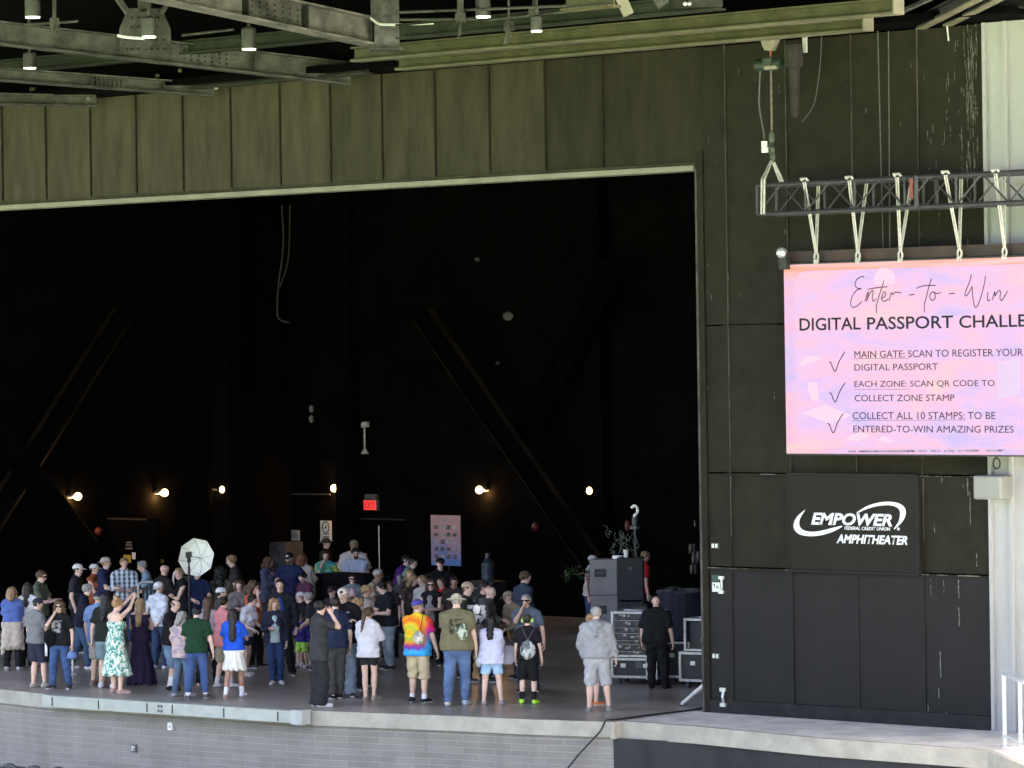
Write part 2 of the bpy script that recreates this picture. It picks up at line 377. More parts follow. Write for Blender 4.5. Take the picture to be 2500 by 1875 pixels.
# small fittings on the jamb panel
for px, py, sx, sz, lab, cm in ((1750,1332,.15,.09,'upper grey switch plate on the jamb beside the stage opening',m_grey),(1752,1601,.15,.09,'small grey socket plate low on the jamb panel',m_grey)):
    p = atY(px, py); t = empty('switch_plate', (p[0],-.03,p[2]), 0, lab, 'switch')
    MB().box((0,-.012,0),(sx,.022,sz)).build('plate', cm, t, bevel=.004)
    f = MB(); f.box((-.035,-.028,0),(.04,.012,.06)); f.box((.035,-.028,0),(.04,.012,.06)); f.build('rocker', m_silver, t)
p = atY(1752,1433); t = empty('paper_notice', (p[0],-.03,p[2]), 0, 'white handwritten notice under a green card on the jamb panel', 'notice')
MB().box((0,-.008,0),(.16,.006,.15)).build('sheet', m_paper, t)
MB().box((-.01,-.008,.14),(.15,.006,.11)).build('green_card', mat('green_card',(.03,.06,.04),.6,.2,20), t)
f = MB(); f.box((-.03,-.0125,.02),(.012,.003,.06)); f.box((-.045,-.0125,.045),(.035,.003,.012)); f.box((.03,-.0125,-.01),(.05,.003,.012)); f.box((.02,-.0125,.01),(.012,.003,.05)); f.build('ink', m_cable, t)
f = MB()
p = atY(1767,1410); q = atY(1767,1445)
f.tube([(p[0],-.06,p[2]),(p[0]+.01,-.07,(p[2]+q[2])/2),(q[0],-.06,q[2])], .02)
for r in (p, q): f.box((r[0],-.06,r[2]),(.10,.04,.05))
tag(f.build('pull_handle', m_silver), 'upper silver pull handle beside the white notice', 'handle')
f = MB(); p = atY(1771,1683); q = atY(1772,1720)
f.tube([(p[0],-.05,p[2]),(p[0]+.01,-.09,(p[2]+q[2])/2),(q[0],-.05,q[2])], .025)
for r in (p, q): f.box((r[0],-.06,r[2]),(.11,.05,.06))
tag(f.build('pull_handle', m_silver), 'lower silver pull handle just above the base board', 'handle')

# pale ribbed siding beyond the dark wall
t = empty('ribbed_siding', (WR,0,0), 0, 'pale green grey ribbed metal siding right of the black wall', 'wall')
MB().bbox((.004,-.035,.0),(6,.1,zt)).build('sheet', m_siding, t)
f = MB()
for x in (.07,.44,.95,1.45,1.95,2.45): f.profile((x,-.035,.012),(x,-.035,zt), [(-.035,0),(.035,0),(.028,.06),(-.028,.06)], (0,-1,0))
f.build('rib', m_siding, t)
MB().bbox((.004,-.06,.0),(6,-.034,.011)).build('base_flashing', m_siding, t)
a, b = atY(2391,1160,-.3), atY(2459,1219,-.3)
t = empty('wall_speaker', ((a+b)/2), 0, 'pale grey box speaker mounted high on the ribbed siding', 'speaker')
MB().box((0,0,0),(abs(b[0]-a[0]),.36,abs(b[2]-a[2]))).build('cabinet', mat('speaker_grey',(.20,.205,.19),.5,.05,4), t, bevel=.03)
MB().box((0,.24,0),(.16,.14,.12)).build('bracket', m_grey, t)
p = atY(2433,1128,-.25)
f = MB(); f.tube([(p[0]+.06*math.sin(a), p[1], p[2]-.02+.08*math.cos(a)) for a in [k*2*math.pi/12 for k in range(13)]], .012); f.tube([(p[0],p[1],p[2]+.06),(p[0],p[1],p[2]+.22)], .014)
tag(f.build('hanging_shackle', m_cable), 'black shackle ring hanging below the screen over the siding', 'shackle')

# logo board
a, b = atY(1927,1160,-.09), atY(2241,1399,-.09); bw, bh = b[0]-a[0], a[2]-b[2]
t = empty('venue_sign', (a[0]+bw/2,-.09,b[2]+bh/2), 0, 'dark olive venue sign with white swoosh and amphitheater lettering', 'sign')
MB().box((0,0,0),(bw,.05,bh)).build('board', mat('sign_board',(.0118,.0105,.007),.75,.12,2,spec=.25), t)
f = MB()
f.box((0,-.02,bh/2+.02),(bw+.06,.06,.035)); f.box((0,-.02,-bh/2-.02),(bw+.06,.06,.035)); f.box((bw/2+.03,-.02,0),(.05,.07,bh+.07)); f.box((-bw/2-.015,-.01,0),(.03,.05,bh+.07))
f.build('frame', m_dwall2, t)
m_sign = mat('sign_white',(.72,.74,.78),.5,.04,5)
def PX(px, py, y=-.09): q = atY(px, py, y); return (q[0]-(a[0]+bw/2), q[2]-(b[2]+bh/2))
def zq(zx, zy): return PX(1680+zx/2.1402, 1100+zy/2.1402)
def ribbon(o, i, name, par, mm, y=-.0285):
    f = MB(); O = [zq(*p) for p in o]; I = [zq(*p) for p in i]
    for k in range(len(O)-1):
        f.poly([(O[k][0],y,O[k][1]),(O[k+1][0],y,O[k+1][1]),(I[k+1][0],y,I[k+1][1]),(I[k][0],y,I[k][1])], .004, (0,-1,0))
    return f.build(name, mm, par)
def smooth(pts, n=6):
    out = []
    P = [pts[0]]+list(pts)+[pts[-1]]
    for i in range(1, len(P)-2):
        for k in range(n):
            u = k/n; p0, p1, p2, p3 = P[i-1], P[i], P[i+1], P[i+2]
            out.append(tuple(.5*((2*p1[j])+(-p0[j]+p2[j])*u+(2*p0[j]-5*p1[j]+4*p2[j]-p3[j])*u*u+(-p0[j]+3*p1[j]-3*p2[j]+p3[j])*u**3) for j in range(len(p1))))
    return out+[pts[-1]]
ribbon(smooth([(617,308),(575,345),(557,385),(563,415),(590,438),(640,447),(700,442),(760,424),(812,397)]), smooth([(612,318),(592,350),(585,378),(592,402),(615,418),(660,424),(710,416),(765,402),(808,392)]), 'swoosh', t, m_sign)
ribbon(smooth([(885,324),(940,290),(1000,272),(1060,267),(1110,277),(1138,302),(1141,335),(1125,370),(1083,412)]), smooth([(890,326),(945,303),(1000,289),(1050,285),(1090,293),(1110,312),(1112,340),(1104,372),(1080,408)]), 'swoosh', t, m_sign)
def text(s, name, mm, par, x, z, wid, hgt, y, shear=0.0, bold=0.0, ext=.004, capfit=True):
    """lettering turned into a mesh that fills wid x hgt with its lower left corner at x, z"""
    cu = bpy.data.curves.new('t', 'FONT'); cu.body = s; cu.shear = shear; cu.offset = bold; cu.extrude = 0.0; cu.resolution_u = 3
    o = bpy.data.objects.new('t', cu); col.objects.link(o)
    me = bpy.data.meshes.new_from_object(o.evaluated_get(bpy.context.evaluated_depsgraph_get()))
    bpy.data.objects.remove(o); bpy.data.curves.remove(cu)
    v = np.empty(len(me.vertices)*3, 'f'); me.vertices.foreach_get('co', v); v = v.reshape(-1,3)
    lo, hi = v.min(0), v.max(0)
    nv = np.zeros_like(v); nv[:,0] = x+(v[:,0]-lo[0])/(hi[0]-lo[0])*wid; nv[:,2] = z+(v[:,1]-lo[1])/(hi[1]-lo[1])*hgt; nv[:,1] = y
    me.vertices.foreach_set('co', nv.ravel()); me.materials.append(mm); me.update()
    o = bpy.data.objects.new(name, me); col.objects.link(o)
    if par: o.parent = par
    if ext:
        sm = o.modifiers.new('thick', 'SOLIDIFY'); sm.thickness = ext; sm.offset = 0
    return o
def sign_text(s, zx0, zy0, zx1, zy1, sh, bo, mm=m_sign, name='lettering', y=-.0295):
    p, q = zq(zx0, zy1), zq(zx1, zy1); r = zq(zx0, zy0)
    return text(s, name, mm, t, p[0], (p[1]+q[1])/2, q[0]-p[0], r[1]-p[1], y, sh, bo)
sign_text('EMPOWER', 648,327,1072,392, .25,.035)
sign_text('FEDERAL CREDIT UNION', 822,398,1062,416, .2,.02)
sign_text('AMPHITHEATER', 780,441,1152,488, .25,.035)
f = MB(); q = zq(1104,409); f.lathe([(.022,-.002),(.022,.002)], (q[0],-.0295,q[1]), 14, Matrix.Rotation(R_(90),3,'X')); f.build('registered_mark', m_sign, t)

# ------------------------------------------------------------------ stage house: black box with steel bracing
t = empty('stage_house', (0,8,0), 0, 'black interior walls and ceiling of the stage house', 'building')
MB().bbox((LEFT-.3,BACK-8,0),(RIGHT,BACK-8+.3,ROOF+6)).build('back_wall', m_backw, t)
MB().bbox((LEFT-.3,-8,0),(LEFT,BACK-8,ROOF+6)).build('side_wall', m_backw, t)
MB().bbox((RIGHT,-7.8,0),(RIGHT+.3,BACK-8+.3,ROOF+6)).build('side_wall', m_blackin, t)
MB().bbox((LEFT-.3,-7.85,ROOF+6),(RIGHT+.3,BACK-8+.3,ROOF+6.3)).build('ceiling', m_blackin, t)
MB().bbox((LEFT-12,-8+.11,LZ+.3),(RIGHT,-8+.3,ROOF+6)).build('front_wall', m_blackin, t)
f = MB()
for x in (-21.6,-14.2,-5.2): f.bbox((x-.25,BACK-8-.35,0),(x+.25,BACK-8,ROOF+5.9))
f.bbox((LEFT,BACK-8-2.6,0),(LEFT+.55,BACK-8-2.1,ROOF+5.9))
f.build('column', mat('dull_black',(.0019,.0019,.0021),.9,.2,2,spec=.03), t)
zr = float(atY(1200,1117,BACK)[2])
MB().bbox((LEFT,BACK-8-.12,zr-.06),(RIGHT,BACK-8,zr+.06)).build('girt', mat('dull_black',(.012,.012,.014)), t)
def brace(pa, pb, plane, m, lab):
    A = plane(*pa); B = plane(*pb); o = (A+B)/2; t = empty('diagonal_brace', o, 0, lab, 'steel brace')
    A, B = Vector(A-o), Vector(B-o); d = (B-A).normalized(); dep = Vector((_f[0],_f[1],0)); lat = d.cross(dep).normalized(); lat = lat if lat.z > 0 else -lat
    MB().bar(A, B, .40, .03, dep).build('web', mat('brace_web_black',(.0016,.0014,.0013),.9,.3,2,spec=.02), t)
    MB().bar(A+lat*.22, B+lat*.22, .10, .26, dep).build('flange', m, t); MB().bar(A-lat*.22, B-lat*.22, .04, .26, dep).build('flange', m, t)
    return t
yb = lambda x, y: atY(x, y, BACK-1.3); xl = lambda x, y: atX(x, y, LEFT+.9)
m_brace = mat('brown_brace',(.0085,.0050,.0033),.85,.75,.7,spec=.05)
brace((1030,770),(1445,1375), yb, m_brace, 'brown steel brace slanting down right in front of the back wall')
brace((1500,640),(1262,1085), lambda x,y: atY(x,y,BACK-.8), mat('black_brace',(.0012,.0012,.0015),.9,.2,2,spec=.03), 'dark brace crossing the right half of the back wall')
brace((-30,1290),(300,770), xl, m_brace, 'brown steel brace slanting up right beside the left wall')
brace((-40,1010),(230,1360), lambda x,y: atX(x,y,LEFT+1.2), mat('black_brace',(.008,.008,.01)), 'black brace crossing the brown one at far left')

# bare bulbs in wall sockets
m_bulb = emit('bulb_glow', (1.0,.62,.24), .55)
def bulb(p, n, lab):
    t = empty('wall_lamp', p, 0, lab, 'wall lamp', 'bare bulbs along the stage walls')
    n = Vector(n)
    MB().tube([n*-.30, n*-.17], .045, 10).build('socket', m_grey, t)
    MB().tube([n*-.17, n*-.09], .03, 10).build('neck', m_white, t)
    MB().sphere((0,0,0), .088, 14, 10).build('bulb', m_bulb, t, True)
    ld = bpy.data.lights.new('bulb_light','POINT'); ld.energy = 2.6; ld.color = (1,.55,.20); ld.shadow_soft_size = .06
    lo = bpy.data.objects.new('bulb_light', ld); col.objects.link(lo); lo.parent = t; lo.location = n*-.20+Vector((0,0,-.09))
    return t
for px, py, lab in ((816,1192,'lit bare bulb on the back wall left of the exit sign'),(1170,1196,'lit bare bulb on the back wall above the tall poster'),(1441,1198,'lit bare bulb on the back wall at the far right, beside the brace')):
    bulb(atY(px, py, BACK-.32), (0,-1,0), lab)
for px, py, lab in ((190,1212,'lit bare bulb on the left wall nearest the black brace'),(402,1203,'lit bare bulb on the left wall, middle one of three'),(545,1195,'lit bare bulb on the left wall, closest to the column')):
    bulb(atX(px, py, LEFT+.32), (1,0,0), lab)

# exit sign
p = atY(907,1232,BACK-.1); t = empty('exit_sign', p, 0, 'red glowing EXIT sign over the back door', 'exit sign')
MB().box((0,0,0),(.42,.1,.26)).build('housing', m_grey, t, bevel=.01)
MB().box((0,-.055,-.01),(.38,.012,.21)).build('lens', emit('exit_red',(1,.03,.03),.06), t)
text('EXIT','lettering', mat('exit_letter',(.03,.004,.004),.5,.1,5), t, -.16,-.08,.32,.14,-.064)
MB().box((0,0,.19),(.34,.08,.10)).build('hood', m_grey, t)
# door behind the crowd
a, b = atY(836,1268,BACK-.03), atY(985,1268,BACK-.03)
t = empty('back_door', ((a[0]+b[0])/2,BACK-.03,0), 0, 'black double door under the exit sign', 'door'); dw = b[0]-a[0]
for s in (-1,1): MB().box((s*dw/4,0,1.0),(dw/2-.02,.06,2.0)).build('leaf', m_blackin, t)
f = MB(); f.box((0,-.03,2.05),(dw+.2,.06,.035)); f.build('head_trim', mat('trim_grey',(.009,.009,.009),.7,.2,5), t)
p = atY(925,1330,BACK-.1)
MB().tube([(p[0]-(a[0]+b[0])/2,-.06,.5),(p[0]-(a[0]+b[0])/2,-.06,1.9)], .014).build('edge_rod', m_silver, t)
m_cam = mat('camera_white',(.42,.42,.40),.5,.1,6)
# security bracket, conduit and little fittings
p = atY(898,1108,BACK-.05); t = empty('camera_bracket', p, 0, 'white security camera on a swan neck post high on the back wall', 'camera')
MB().lathe([(.02,.12),(.09,.02),(.10,0)], (0,-.1,0), 12).build('foot', m_cam, t)
MB().tube([(0,-.1,.08),(0,-.1,.62)], .022).build('post', m_cam, t)
f = MB(); f.box((-.03,-.12,.66),(.07,.08,.12)); f.box((.08,-.13,.68),(.13,.13,.13)); f.build('camera_head', m_cam, t, bevel=.02)
for py, lab in ((998,'upper of two small white wall fittings high on the back wall'),(1023,'lower of two small white wall fittings high on the back wall')):
    p = atY(760,py,BACK-.04); f = MB(); f.sphere((0,0,0),(.055,.06,.09)); f.box((0,.03,0),(.09,.04,.12)); o = f.build('wall_fitting', mat('dull_white',(.2,.2,.18),.6,.1,5)); o.location = p; tag(o, lab, 'fitting')
for px, py, r, lab in ((1166,633,.05,'tiny pale fitting highest on the black back wall'),(1240,772,.10,'oval pale fitting high on the black back wall'),(1215,887,.04,'tiny pale fitting above the brown brace')):
    p = atY(px,py,BACK-.05); f = MB(); f.sphere((0,0,0),(r*1.6,.05,r)); f.box((0,.03,0),(r,.04,r)); o = f.build('wall_fitting', mat('dull_grey',(.09,.09,.10),.6,.1,5)); o.location = p; tag(o, lab, 'fitting')
f = MB(); a, b = atY(636,1206,BACK-.06), atY(806,1207,BACK-.06); c = atY(636,1330,BACK-.06); f.tube([c, a, b], .018); tag(f.build('conduit', mat('dull_conduit',(.07,.065,.06),.5,.2,5)), 'thin conduit running along the back wall to a bulb', 'conduit')
f = MB(); f.tube(smooth([tuple(atY(px,py,7)) for px,py in ((688,500),(692,600),(680,700),(678,768),(690,783),(706,787))]), .02); f.tube(smooth([tuple(atY(px,py,7)) for px,py in ((708,500),(704,630),(684,700))]), .015)
tag(f.build('hanging_cable', mat('tan_cable',(.010,.007,.005),.8,.3,4)), 'tan cable loop hanging from the fly loft', 'cable')
for pl, px, py, lab in ((0,1309,1287,'round red alarm bell on the back wall beside the brace'),(1,241,1298,'round red alarm bell on the left wall')):
    p = atY(px,py,BACK-.1) if pl == 0 else atX(px,py,LEFT+.1)
    t = empty('alarm_bell', p, 0, lab, 'alarm bell'); f = MB(); f.sphere((0,0,0),.10); f.build('gong', mat('bell_red',(.07,.004,.004),.6,.1,5), t, True); MB().box((0.0,.05,-.02),(.1,.06,.1)).build('back_plate', m_black, t)

# papers and posters on the back wall
def sheet(x0,y0,x1,y1,m,name,lab,cat,Y=BACK-.02,lines=0,emblem=False):
    a, b = atY(x0,y0,Y), atY(x1,y1,Y); c = (a+b)/2; w_, h_ = b[0]-a[0], a[2]-b[2]
    t = empty(name, c, 0, lab, cat); MB().box((0,0,0),(w_,.012,h_)).build('sheet', m, t)
    f = MB()
    for k in range(lines):
        z = h_*(.36-.72*k/max(1,lines)) if not emblem else -h_*(.12+.13*k)
        l = w_*rnd.uniform(.5,.8); f.box((rnd.uniform(-.03,.03)*w_,-.009,z),(l,.005,h_*.045))
    if emblem:
        f.tube([(w_*.3*math.cos(q),-.009,h_*.2+w_*.36*math.sin(q)) for q in [k*2*math.pi/16 for k in range(17)]], .012)
        f.bar((-w_*.12,-.009,h_*.12),(w_*.12,-.009,h_*.28), .004,.03,(0,1,0)); f.box((0,-.009,h_*.2),(w_*.1,.005,h_*.12))
    if lines: f.build('print', m_cable, t)
sheet(665,1289,682,1323,m_paper,'paper_notice','narrow white notice above the glass fronted cabinet','notice',lines=5)
sheet(705,1294,732,1320,m_beige,'paper_notice','pinkish printed notice between two white ones on the back wall','notice',lines=6)
sheet(782,1271,810,1324,m_paper,'wall_poster','white poster with round emblem and two bold lines','poster',lines=3,emblem=True)
def xw(zx, zy): return zx/4.2548, 1330+zy/4.2548
sheet(*xw(1285,105),*xw(1360,185),m_yellow,'paper_notice','yellow notice on the black door at the left wall','notice',Y=9.0,lines=3)
sheet(*xw(1372,80),*xw(1408,150),m_paper,'paper_notice','small white tag right of the yellow notice','notice',Y=9.0)
sheet(*xw(1650,150),*xw(1700,192),m_yellow,'paper_notice','small yellow card on the dark wall near the umbrella','notice',Y=10.0,lines=1)
sheet(*xw(1283,-15),*xw(1390,45),m_blackin,'door_sign','black door sign with two pale lines of lettering','sign',Y=9.1)
f = MB(); p = atY(315,1331,9.07)
for dz, l in ((.06,.16),(0,.2),(-.07,.24)): f.box((p[0],p[1],p[2]+dz),(l,.01,.035))
o = f.build('lettering', mat('dull_letter',(.16,.16,.16),.6,.1,5)); o.parent = [c for c in col.objects if c.name.startswith('door_sign')][0]; o.matrix_parent_inverse = Matrix.Translation(-o.parent.location)
t = empty('alcove_panel', (atY(315,1400,9.2)[0],9.2,0), 0, 'black freestanding door panel behind the crowd at left', 'panel')
MB().box((0,0,1.15),(1.9,.1,2.3)).build('leaf', m_blackin, t); MB().box((-.1,-.06,2.27),(1.5,.03,.03)).build('top_rail', mat('trim_grey',(.05,.05,.05)), t)

# tall poster of photographs
def grad_mat():
    m, tt, b, N, L = nodes('poster_print'); tc = N('ShaderNodeTexCoord'); sx = N('ShaderNodeSeparateXYZ'); L(tc.outputs['Generated'], sx.inputs[0])
    n = N('ShaderNodeTexNoise'); n.inputs['Scale'].default_value = 3; L(tc.outputs['Generated'], n.inputs['Vector'])
    ad = N('ShaderNodeMath'); ad.operation = 'ADD'; L(sx.outputs['Z'], ad.inputs[0]); L(n.outputs['Fac'], ad.inputs[1])
    cr = N('ShaderNodeValToRGB'); e = cr.color_ramp.elements; e[0].position = .55; e[1].position = 1.35/1.0 if False else 1.0
    e[0].color = (.12,.22,.48,1); e[1].color = (.48,.27,.26,1); L(ad.outputs[0], cr.inputs[0]); L(cr.outputs[0], b.inputs['Base Color']); b.inputs['Roughness'].default_value = .5; return m
a, b = atY(1052,1257,12.8), atY(1126,1382,12.8); c = (a+b)/2; w_, h_ = b[0]-a[0], a[2]-b[2]
t = empty('photo_banner', (c[0],12.8,0), 0, 'tall pink to blue banner printed with rows of small photographs', 'banner')
f = MB(); f.tube([(0,.1,0),(0,.06,c[2]+h_/2)], .015); f.box((0,.05,.05),(w_,.3,.08)); f.build('stand', m_alu, t)
f = MB(); f.box((0,0,c[2]),(w_,.02,h_))
for r in range(5):
    for k in range(4):
        f.cur = 1 if rnd.random() < .55 else 2; f.box((-w_*.32+w_*.21*k,-.013,c[2]+h_*(.26-.145*r)),(w_*.15*rnd.uniform(.8,1),.006,h_*.085*rnd.uniform(.8,1)))
f.cur = 2
for k in range(3): f.box((rnd.uniform(-.1,.1)*w_,-.013,c[2]+h_*(.44-.035*k)),(w_*rnd.uniform(.3,.6),.005,h_*.01))
f.build('print', [grad_mat(), mat('photo_dark',(.05,.05,.08),.5,.9,14,c2=(.25,.2,.22)), mat('photo_light',(.28,.32,.4),.5,.6,14,c2=(.6,.5,.5))], t)
# ------------------------------------------------------------------ roof and its steel
t = empty('canopy_roof', (-5,-8,ROOF), 0, 'dark roof deck over the stage front and seating', 'roof')
MB().bbox((-45,-7.6,0),(40,8.1,.3)).build('deck', m_blackin, t)
def line_beam(name, pa, ya, pb, yb_, w, hpx, m, lab, cat='roof beam', grp=None, th=.03):
    A = atY(*pa, ya); B = atY(*pb, yb_); h = hpx*depth((A+B)/2)/FPX; t = empty(name, (A+B)/2, 0, lab, cat, grp)
    MB().ibeam(Vector(A-(A+B)/2), Vector(B-(A+B)/2), w, h, th).build('girder', m, t)
    return t, A, B, h
G = 'radial roof girders'
m_steelb  = mat('bright_steel_paint', (0.125,0.12,0.105), 0.5, 0.5, 3.0, 0.15, 20)
# (top edge at the far end, y, top edge at the near end outside the frame, y)
t1, A1, B1, h1 = line_beam('roof_girder', (860,153), -.35, (-260,22), -6.5, .30, 57, m_steel, 'grey roof girder with bolted gusset, second from the right of the fan', grp=G)
t2, A2, B2, h2 = line_beam('roof_girder', (523,204), -.35, (-260,146), -4.5, .28, 33, m_steel, 'shorter grey roof girder under the long gusseted one', grp=G)
t3, A3, B3, h3 = line_beam('roof_girder', (235,233), -.35, (-260,222), -3.0, .28, 29, m_steel, 'lowest grey roof girder at the far left edge', grp=G)
t0, A0, B0, h0 = line_beam('roof_girder', (912,46), -3.3, (250,-98), -9.5, .34, 70, m_steelb, 'bright grey riveted girder coming down from the top edge', grp=G)
def on(A, B, px):
    lo, hi = 0, 1
    def pr(P): d = P-CAM; return 1250+FPX*np.dot(d,_R)/np.dot(d,_f)
    for _ in range(40):
        m = (lo+hi)/2; P = A+(B-A)*m
        if pr(P) > px: lo = m
        else: hi = m
    return A+(B-A)*lo
def gusset(par, A, B, h, px, s=1.0, bolts=True):
    o = (A+B)/2; P = on(A,B,px); d = (B-A)/np.linalg.norm(B-A); d = np.array([d[0],d[1],0]); d /= np.linalg.norm(d); n = np.array([d[1],-d[0],0])
    if np.dot(n,_f) > 0: n = -n
    up = np.array([0,0,1.0]); k = h/.39*s
    def q(a,b,off=.17): return Vector(P-o+d*a*k+up*(b*k)+n*off)
    f = MB(); f.poly([q(-.55,-.36),q(.55,-.36),q(.55,.18),(q(.36,.62)),q(-.36,.62),q(-.55,.18)], .025, Vector(n)); gp = f
    f = MB(); f.bar(q(-.34,.5,.13),q(-1.5,2.2,.13),.08,.24,Vector(n)); f.build('web_member', m_steel, par)
    f = MB(); f.bar(q(.34,.5,.13),q(1.5,2.2,.13),.08,.24,Vector(n)); f.build('web_member', m_steel, par)
    f = MB(); f.bar(q(0,.55,.13),q(0,2.4,.13),.22,.08,Vector(n)); f.build('web_member', m_steel, par)
    f = gp; f.cur = 1
    for a in (-.4,-.27,-.14,.14,.27,.4):
        for b in (-.25,-.05,.22,.42):
            if abs(a) < .36 or b < .2: f.sphere(q(a+rnd.uniform(-.02,.02),b,.185), .022, 6, 4)
    f.build('gusset_plate', [m_steel, m_steeld], par)
gusset(t1, A1, B1, h1, 352, .78)
def stiff(par, A, B, h, pxs, m=m_steeld):
    o = (A+B)/2
    for px in pxs:
        P = on(A,B,px)-o; MB().box((P[0],P[1],P[2]-h/2),(.29,.03,h-.06), math.atan2((B-A)[1],(B-A)[0])+math.pi/2).build('stiffener', m, par)
stiff(t1,A1,B1,h1,(300,618)); stiff(t2,A2,B2,h2,(226,400)); stiff(t0,A0,B0,h0,(590,735))
def splice(par, A, B, h, p0, p1):
    o = (A+B)/2; a, b = on(A,B,p0)-o, on(A,B,p1)-o; d = (b-a)/np.linalg.norm(b-a); n = np.array([d[1],-d[0],0]); n /= np.linalg.norm(n)
    if np.dot(n,_f) > 0: n = -n
    f = MB(); f.bar(Vector(a+n*.03-[0,0,h/2]), Vector(b+n*.03-[0,0,h/2]), .02, h*.8); f.cur = 1
    for k in range(7):
        for z in (-.3,-.5,-.7):
            q = a+(b-a)*(k+.5)/7+n*.045+np.array([0,0,h*z]); f.sphere(q, .02, 6, 4)
    f.build('splice_plate', [m_steel, m_steeld], par)
splice(t0,A0,B0,h0,600,730); splice(t1,A1,B1,h1,440,560); splice(t2,A2,B2,h2,228,300)
# post and cross purlins
P = atY(941,105,-3.2); t = empty('roof_post', P, 0, 'mottled dark steel post dropping from the roof behind the riveted girder', 'post')
MB().box((0,0,1.2),(.44,.40,2.6), -TH).build('shaft', mat('mottled_steel',(.06,.06,.055),.6,.7,7), t); MB().box((0,0,-.11),(.54,.5,.03), -TH).build('foot_plate', m_steel, t)
def purlin(p0, px1, y, hpx, m, lab, name='roof_purlin', cat='roof beam', w=.25):
    A = atY(*p0, y); B = atY(px1, p0[1], y); B[1] = A[1]; B[2] = A[2]
    h = hpx*depth((A+B)/2)/FPX; o = (A+B)/2; t = empty(name, o, 0, lab, cat)
    MB().ibeam(Vector(A-o), Vector(B-o), w, h, .03).build('girder', m, t); return t, A, B, h
m_flange = mat('pale_flange',(.10,.092,.06),.6,.3,2)
m_pur = mat('purlin_green',(.024,.028,.020),.7,.3,3,spec=.12)
purlin((-120,160),330,-1.9,33,m_pur,'dark green purlin running behind the left girders')
purlin((405,105),905,-2.6,34,m_pur,'dark green purlin between the gusset and the riveted girder')
purlin((978,60),1760,-3.6,38,m_pur,'dark purlin above the long olive beams')
purlin((470,196),900,-.7,22,m_steeld,'short dark purlin low between the girder ends')
for k, (p0, x1, y, hp, lab) in enumerate((((867,116),2192,-2.3,36,'upper longer olive beam along the header'),((975,144),2118,-1.2,28,'lower shorter olive beam along the header'))):
    t, A, B, h = purlin(p0, x1, y, hp, m_oliveb, lab, 'header_beam', 'steel beam', .24)
    o = (A+B)/2; MB().bbox((A[0]-o[0],-.125,-h-.014),(B[0]-o[0],.125,-h+.012)).build('bottom_flange', m_flange, t)
    MB().box((B[0]-o[0]+.02,0,-h/2),(.025,.26,h+.02)).build('end_plate', m_cream, t)

t, A, B, h = purlin((1383,-6),1500,-6.5,34,m_oliveb,'stub of olive beam cut by the top edge of the picture','header_beam','steel beam',.3)
# knuckle joint right of it
P = atY(1558,-6,-5.6); t = empty('strut_knuckle', P, 0, 'grey angled strut meeting a bolted bracket above the olive beam', 'strut')
dn = Vector(_r)
f = MB(); f.bar(Vector(_r)*-.40+Vector((0,0,.35)), Vector(_r)*-.14+Vector((0,0,-.24)), .15,.2, Vector(_f)); f.build('cream_strut', m_cream, t)
f = MB(); f.bar(Vector(_r)*.0+Vector((0,0,.45)), Vector(_r)*.36+Vector((0,0,-.12)), .17,.2, Vector(_f)); f.build('grey_strut', m_steel, t)
f = MB(); f.box(Vector(_r)*.85+Vector((0,0,.0)),(.7,.05,.3), TH); f.build('bracket', m_steeld, t)
f = MB(); f.sphere(Vector(_r)*.66+Vector((0,0,-.1))-Vector(_f)*.05,.035,8,6); f.sphere(Vector(_r)*.72+Vector((0,0,-.1))-Vector(_f)*.05,.035,8,6); f.build('bolt_pair', m_silver, t)
# beams fanning down to the right wall
for (pa, pb, hp, mm, lab) in (((2141,52),(2420,-75),8,m_steel,'grey flat strut slanting down behind the ends of the olive beams'),((2247,40),(2520,-102),30,m_black,'dark girder slanting down to the right wall, left of two'),((2312,38),(2600,-110),24,m_black,'dark girder slanting down to the right wall, right of two')):
    t, A, B, h = line_beam('roof_girder', pa, -.25, pb, -4.0, .08 if hp < 20 else .14, hp, mm, lab, grp=G)
    if hp > 20: MB().bar(Vector(A-(A+B)/2)-Vector((0,0,h+.012)), Vector(B-(A+B)/2)-Vector((0,0,h+.012)), .15,.02).build('bottom_flange', m_flange, t)
purlin((2120,52),2285,-.5,6,m_steel,'thin grey tie rod beside the beam ends',w=.08)
purlin((2330,5),2620,-.6,30,m_steeld,'dark eave beam above the ribbed siding',w=.2)
# ties between the girders
f = MB()
for pa, ya, pb, yb_ in (((60,60),-5,(190,52),-5),((445,86),-4.2,(570,72),-4.2),((975,30),-4.5,(1390,14),-4.5),((975,48),-4,(1170,46),-4),((1180,50),-4,(1400,26),-4)):
    k_ = int(pa[0]); tag(MB().tube([atY(*pa,ya),atY(*pb,yb_)], .022).build('tie_rod', m_steel), {60:'tie rod above the far left girder',445:'tie rod right of the bolted gusset',975:'upper tie rod right of the mottled post' if pa[1] < 40 else 'lower tie rod right of the mottled post',1180:'tie rod leading to the small can light'}[k_], 'rod', 'tie rods between the roof girders')
tag(MB().tube(smooth([tuple(atY(x,y,-6.0+.002*(x-290))) for x,y in ((288,87),(312,91),(352,94))]), .025).build('pale_cable', m_white), 'pale cable draped in front of the bolted gusset', 'cable')
f = MB(); f.tube(smooth([tuple(atY(x,y,-3.6)) for x,y in ((905,44),(925,58),(950,60),(1000,60),(1060,57))]), .022)
tag(f.build('pale_cable', m_white), 'pale cable draped over the foot of the mottled post', 'cable')
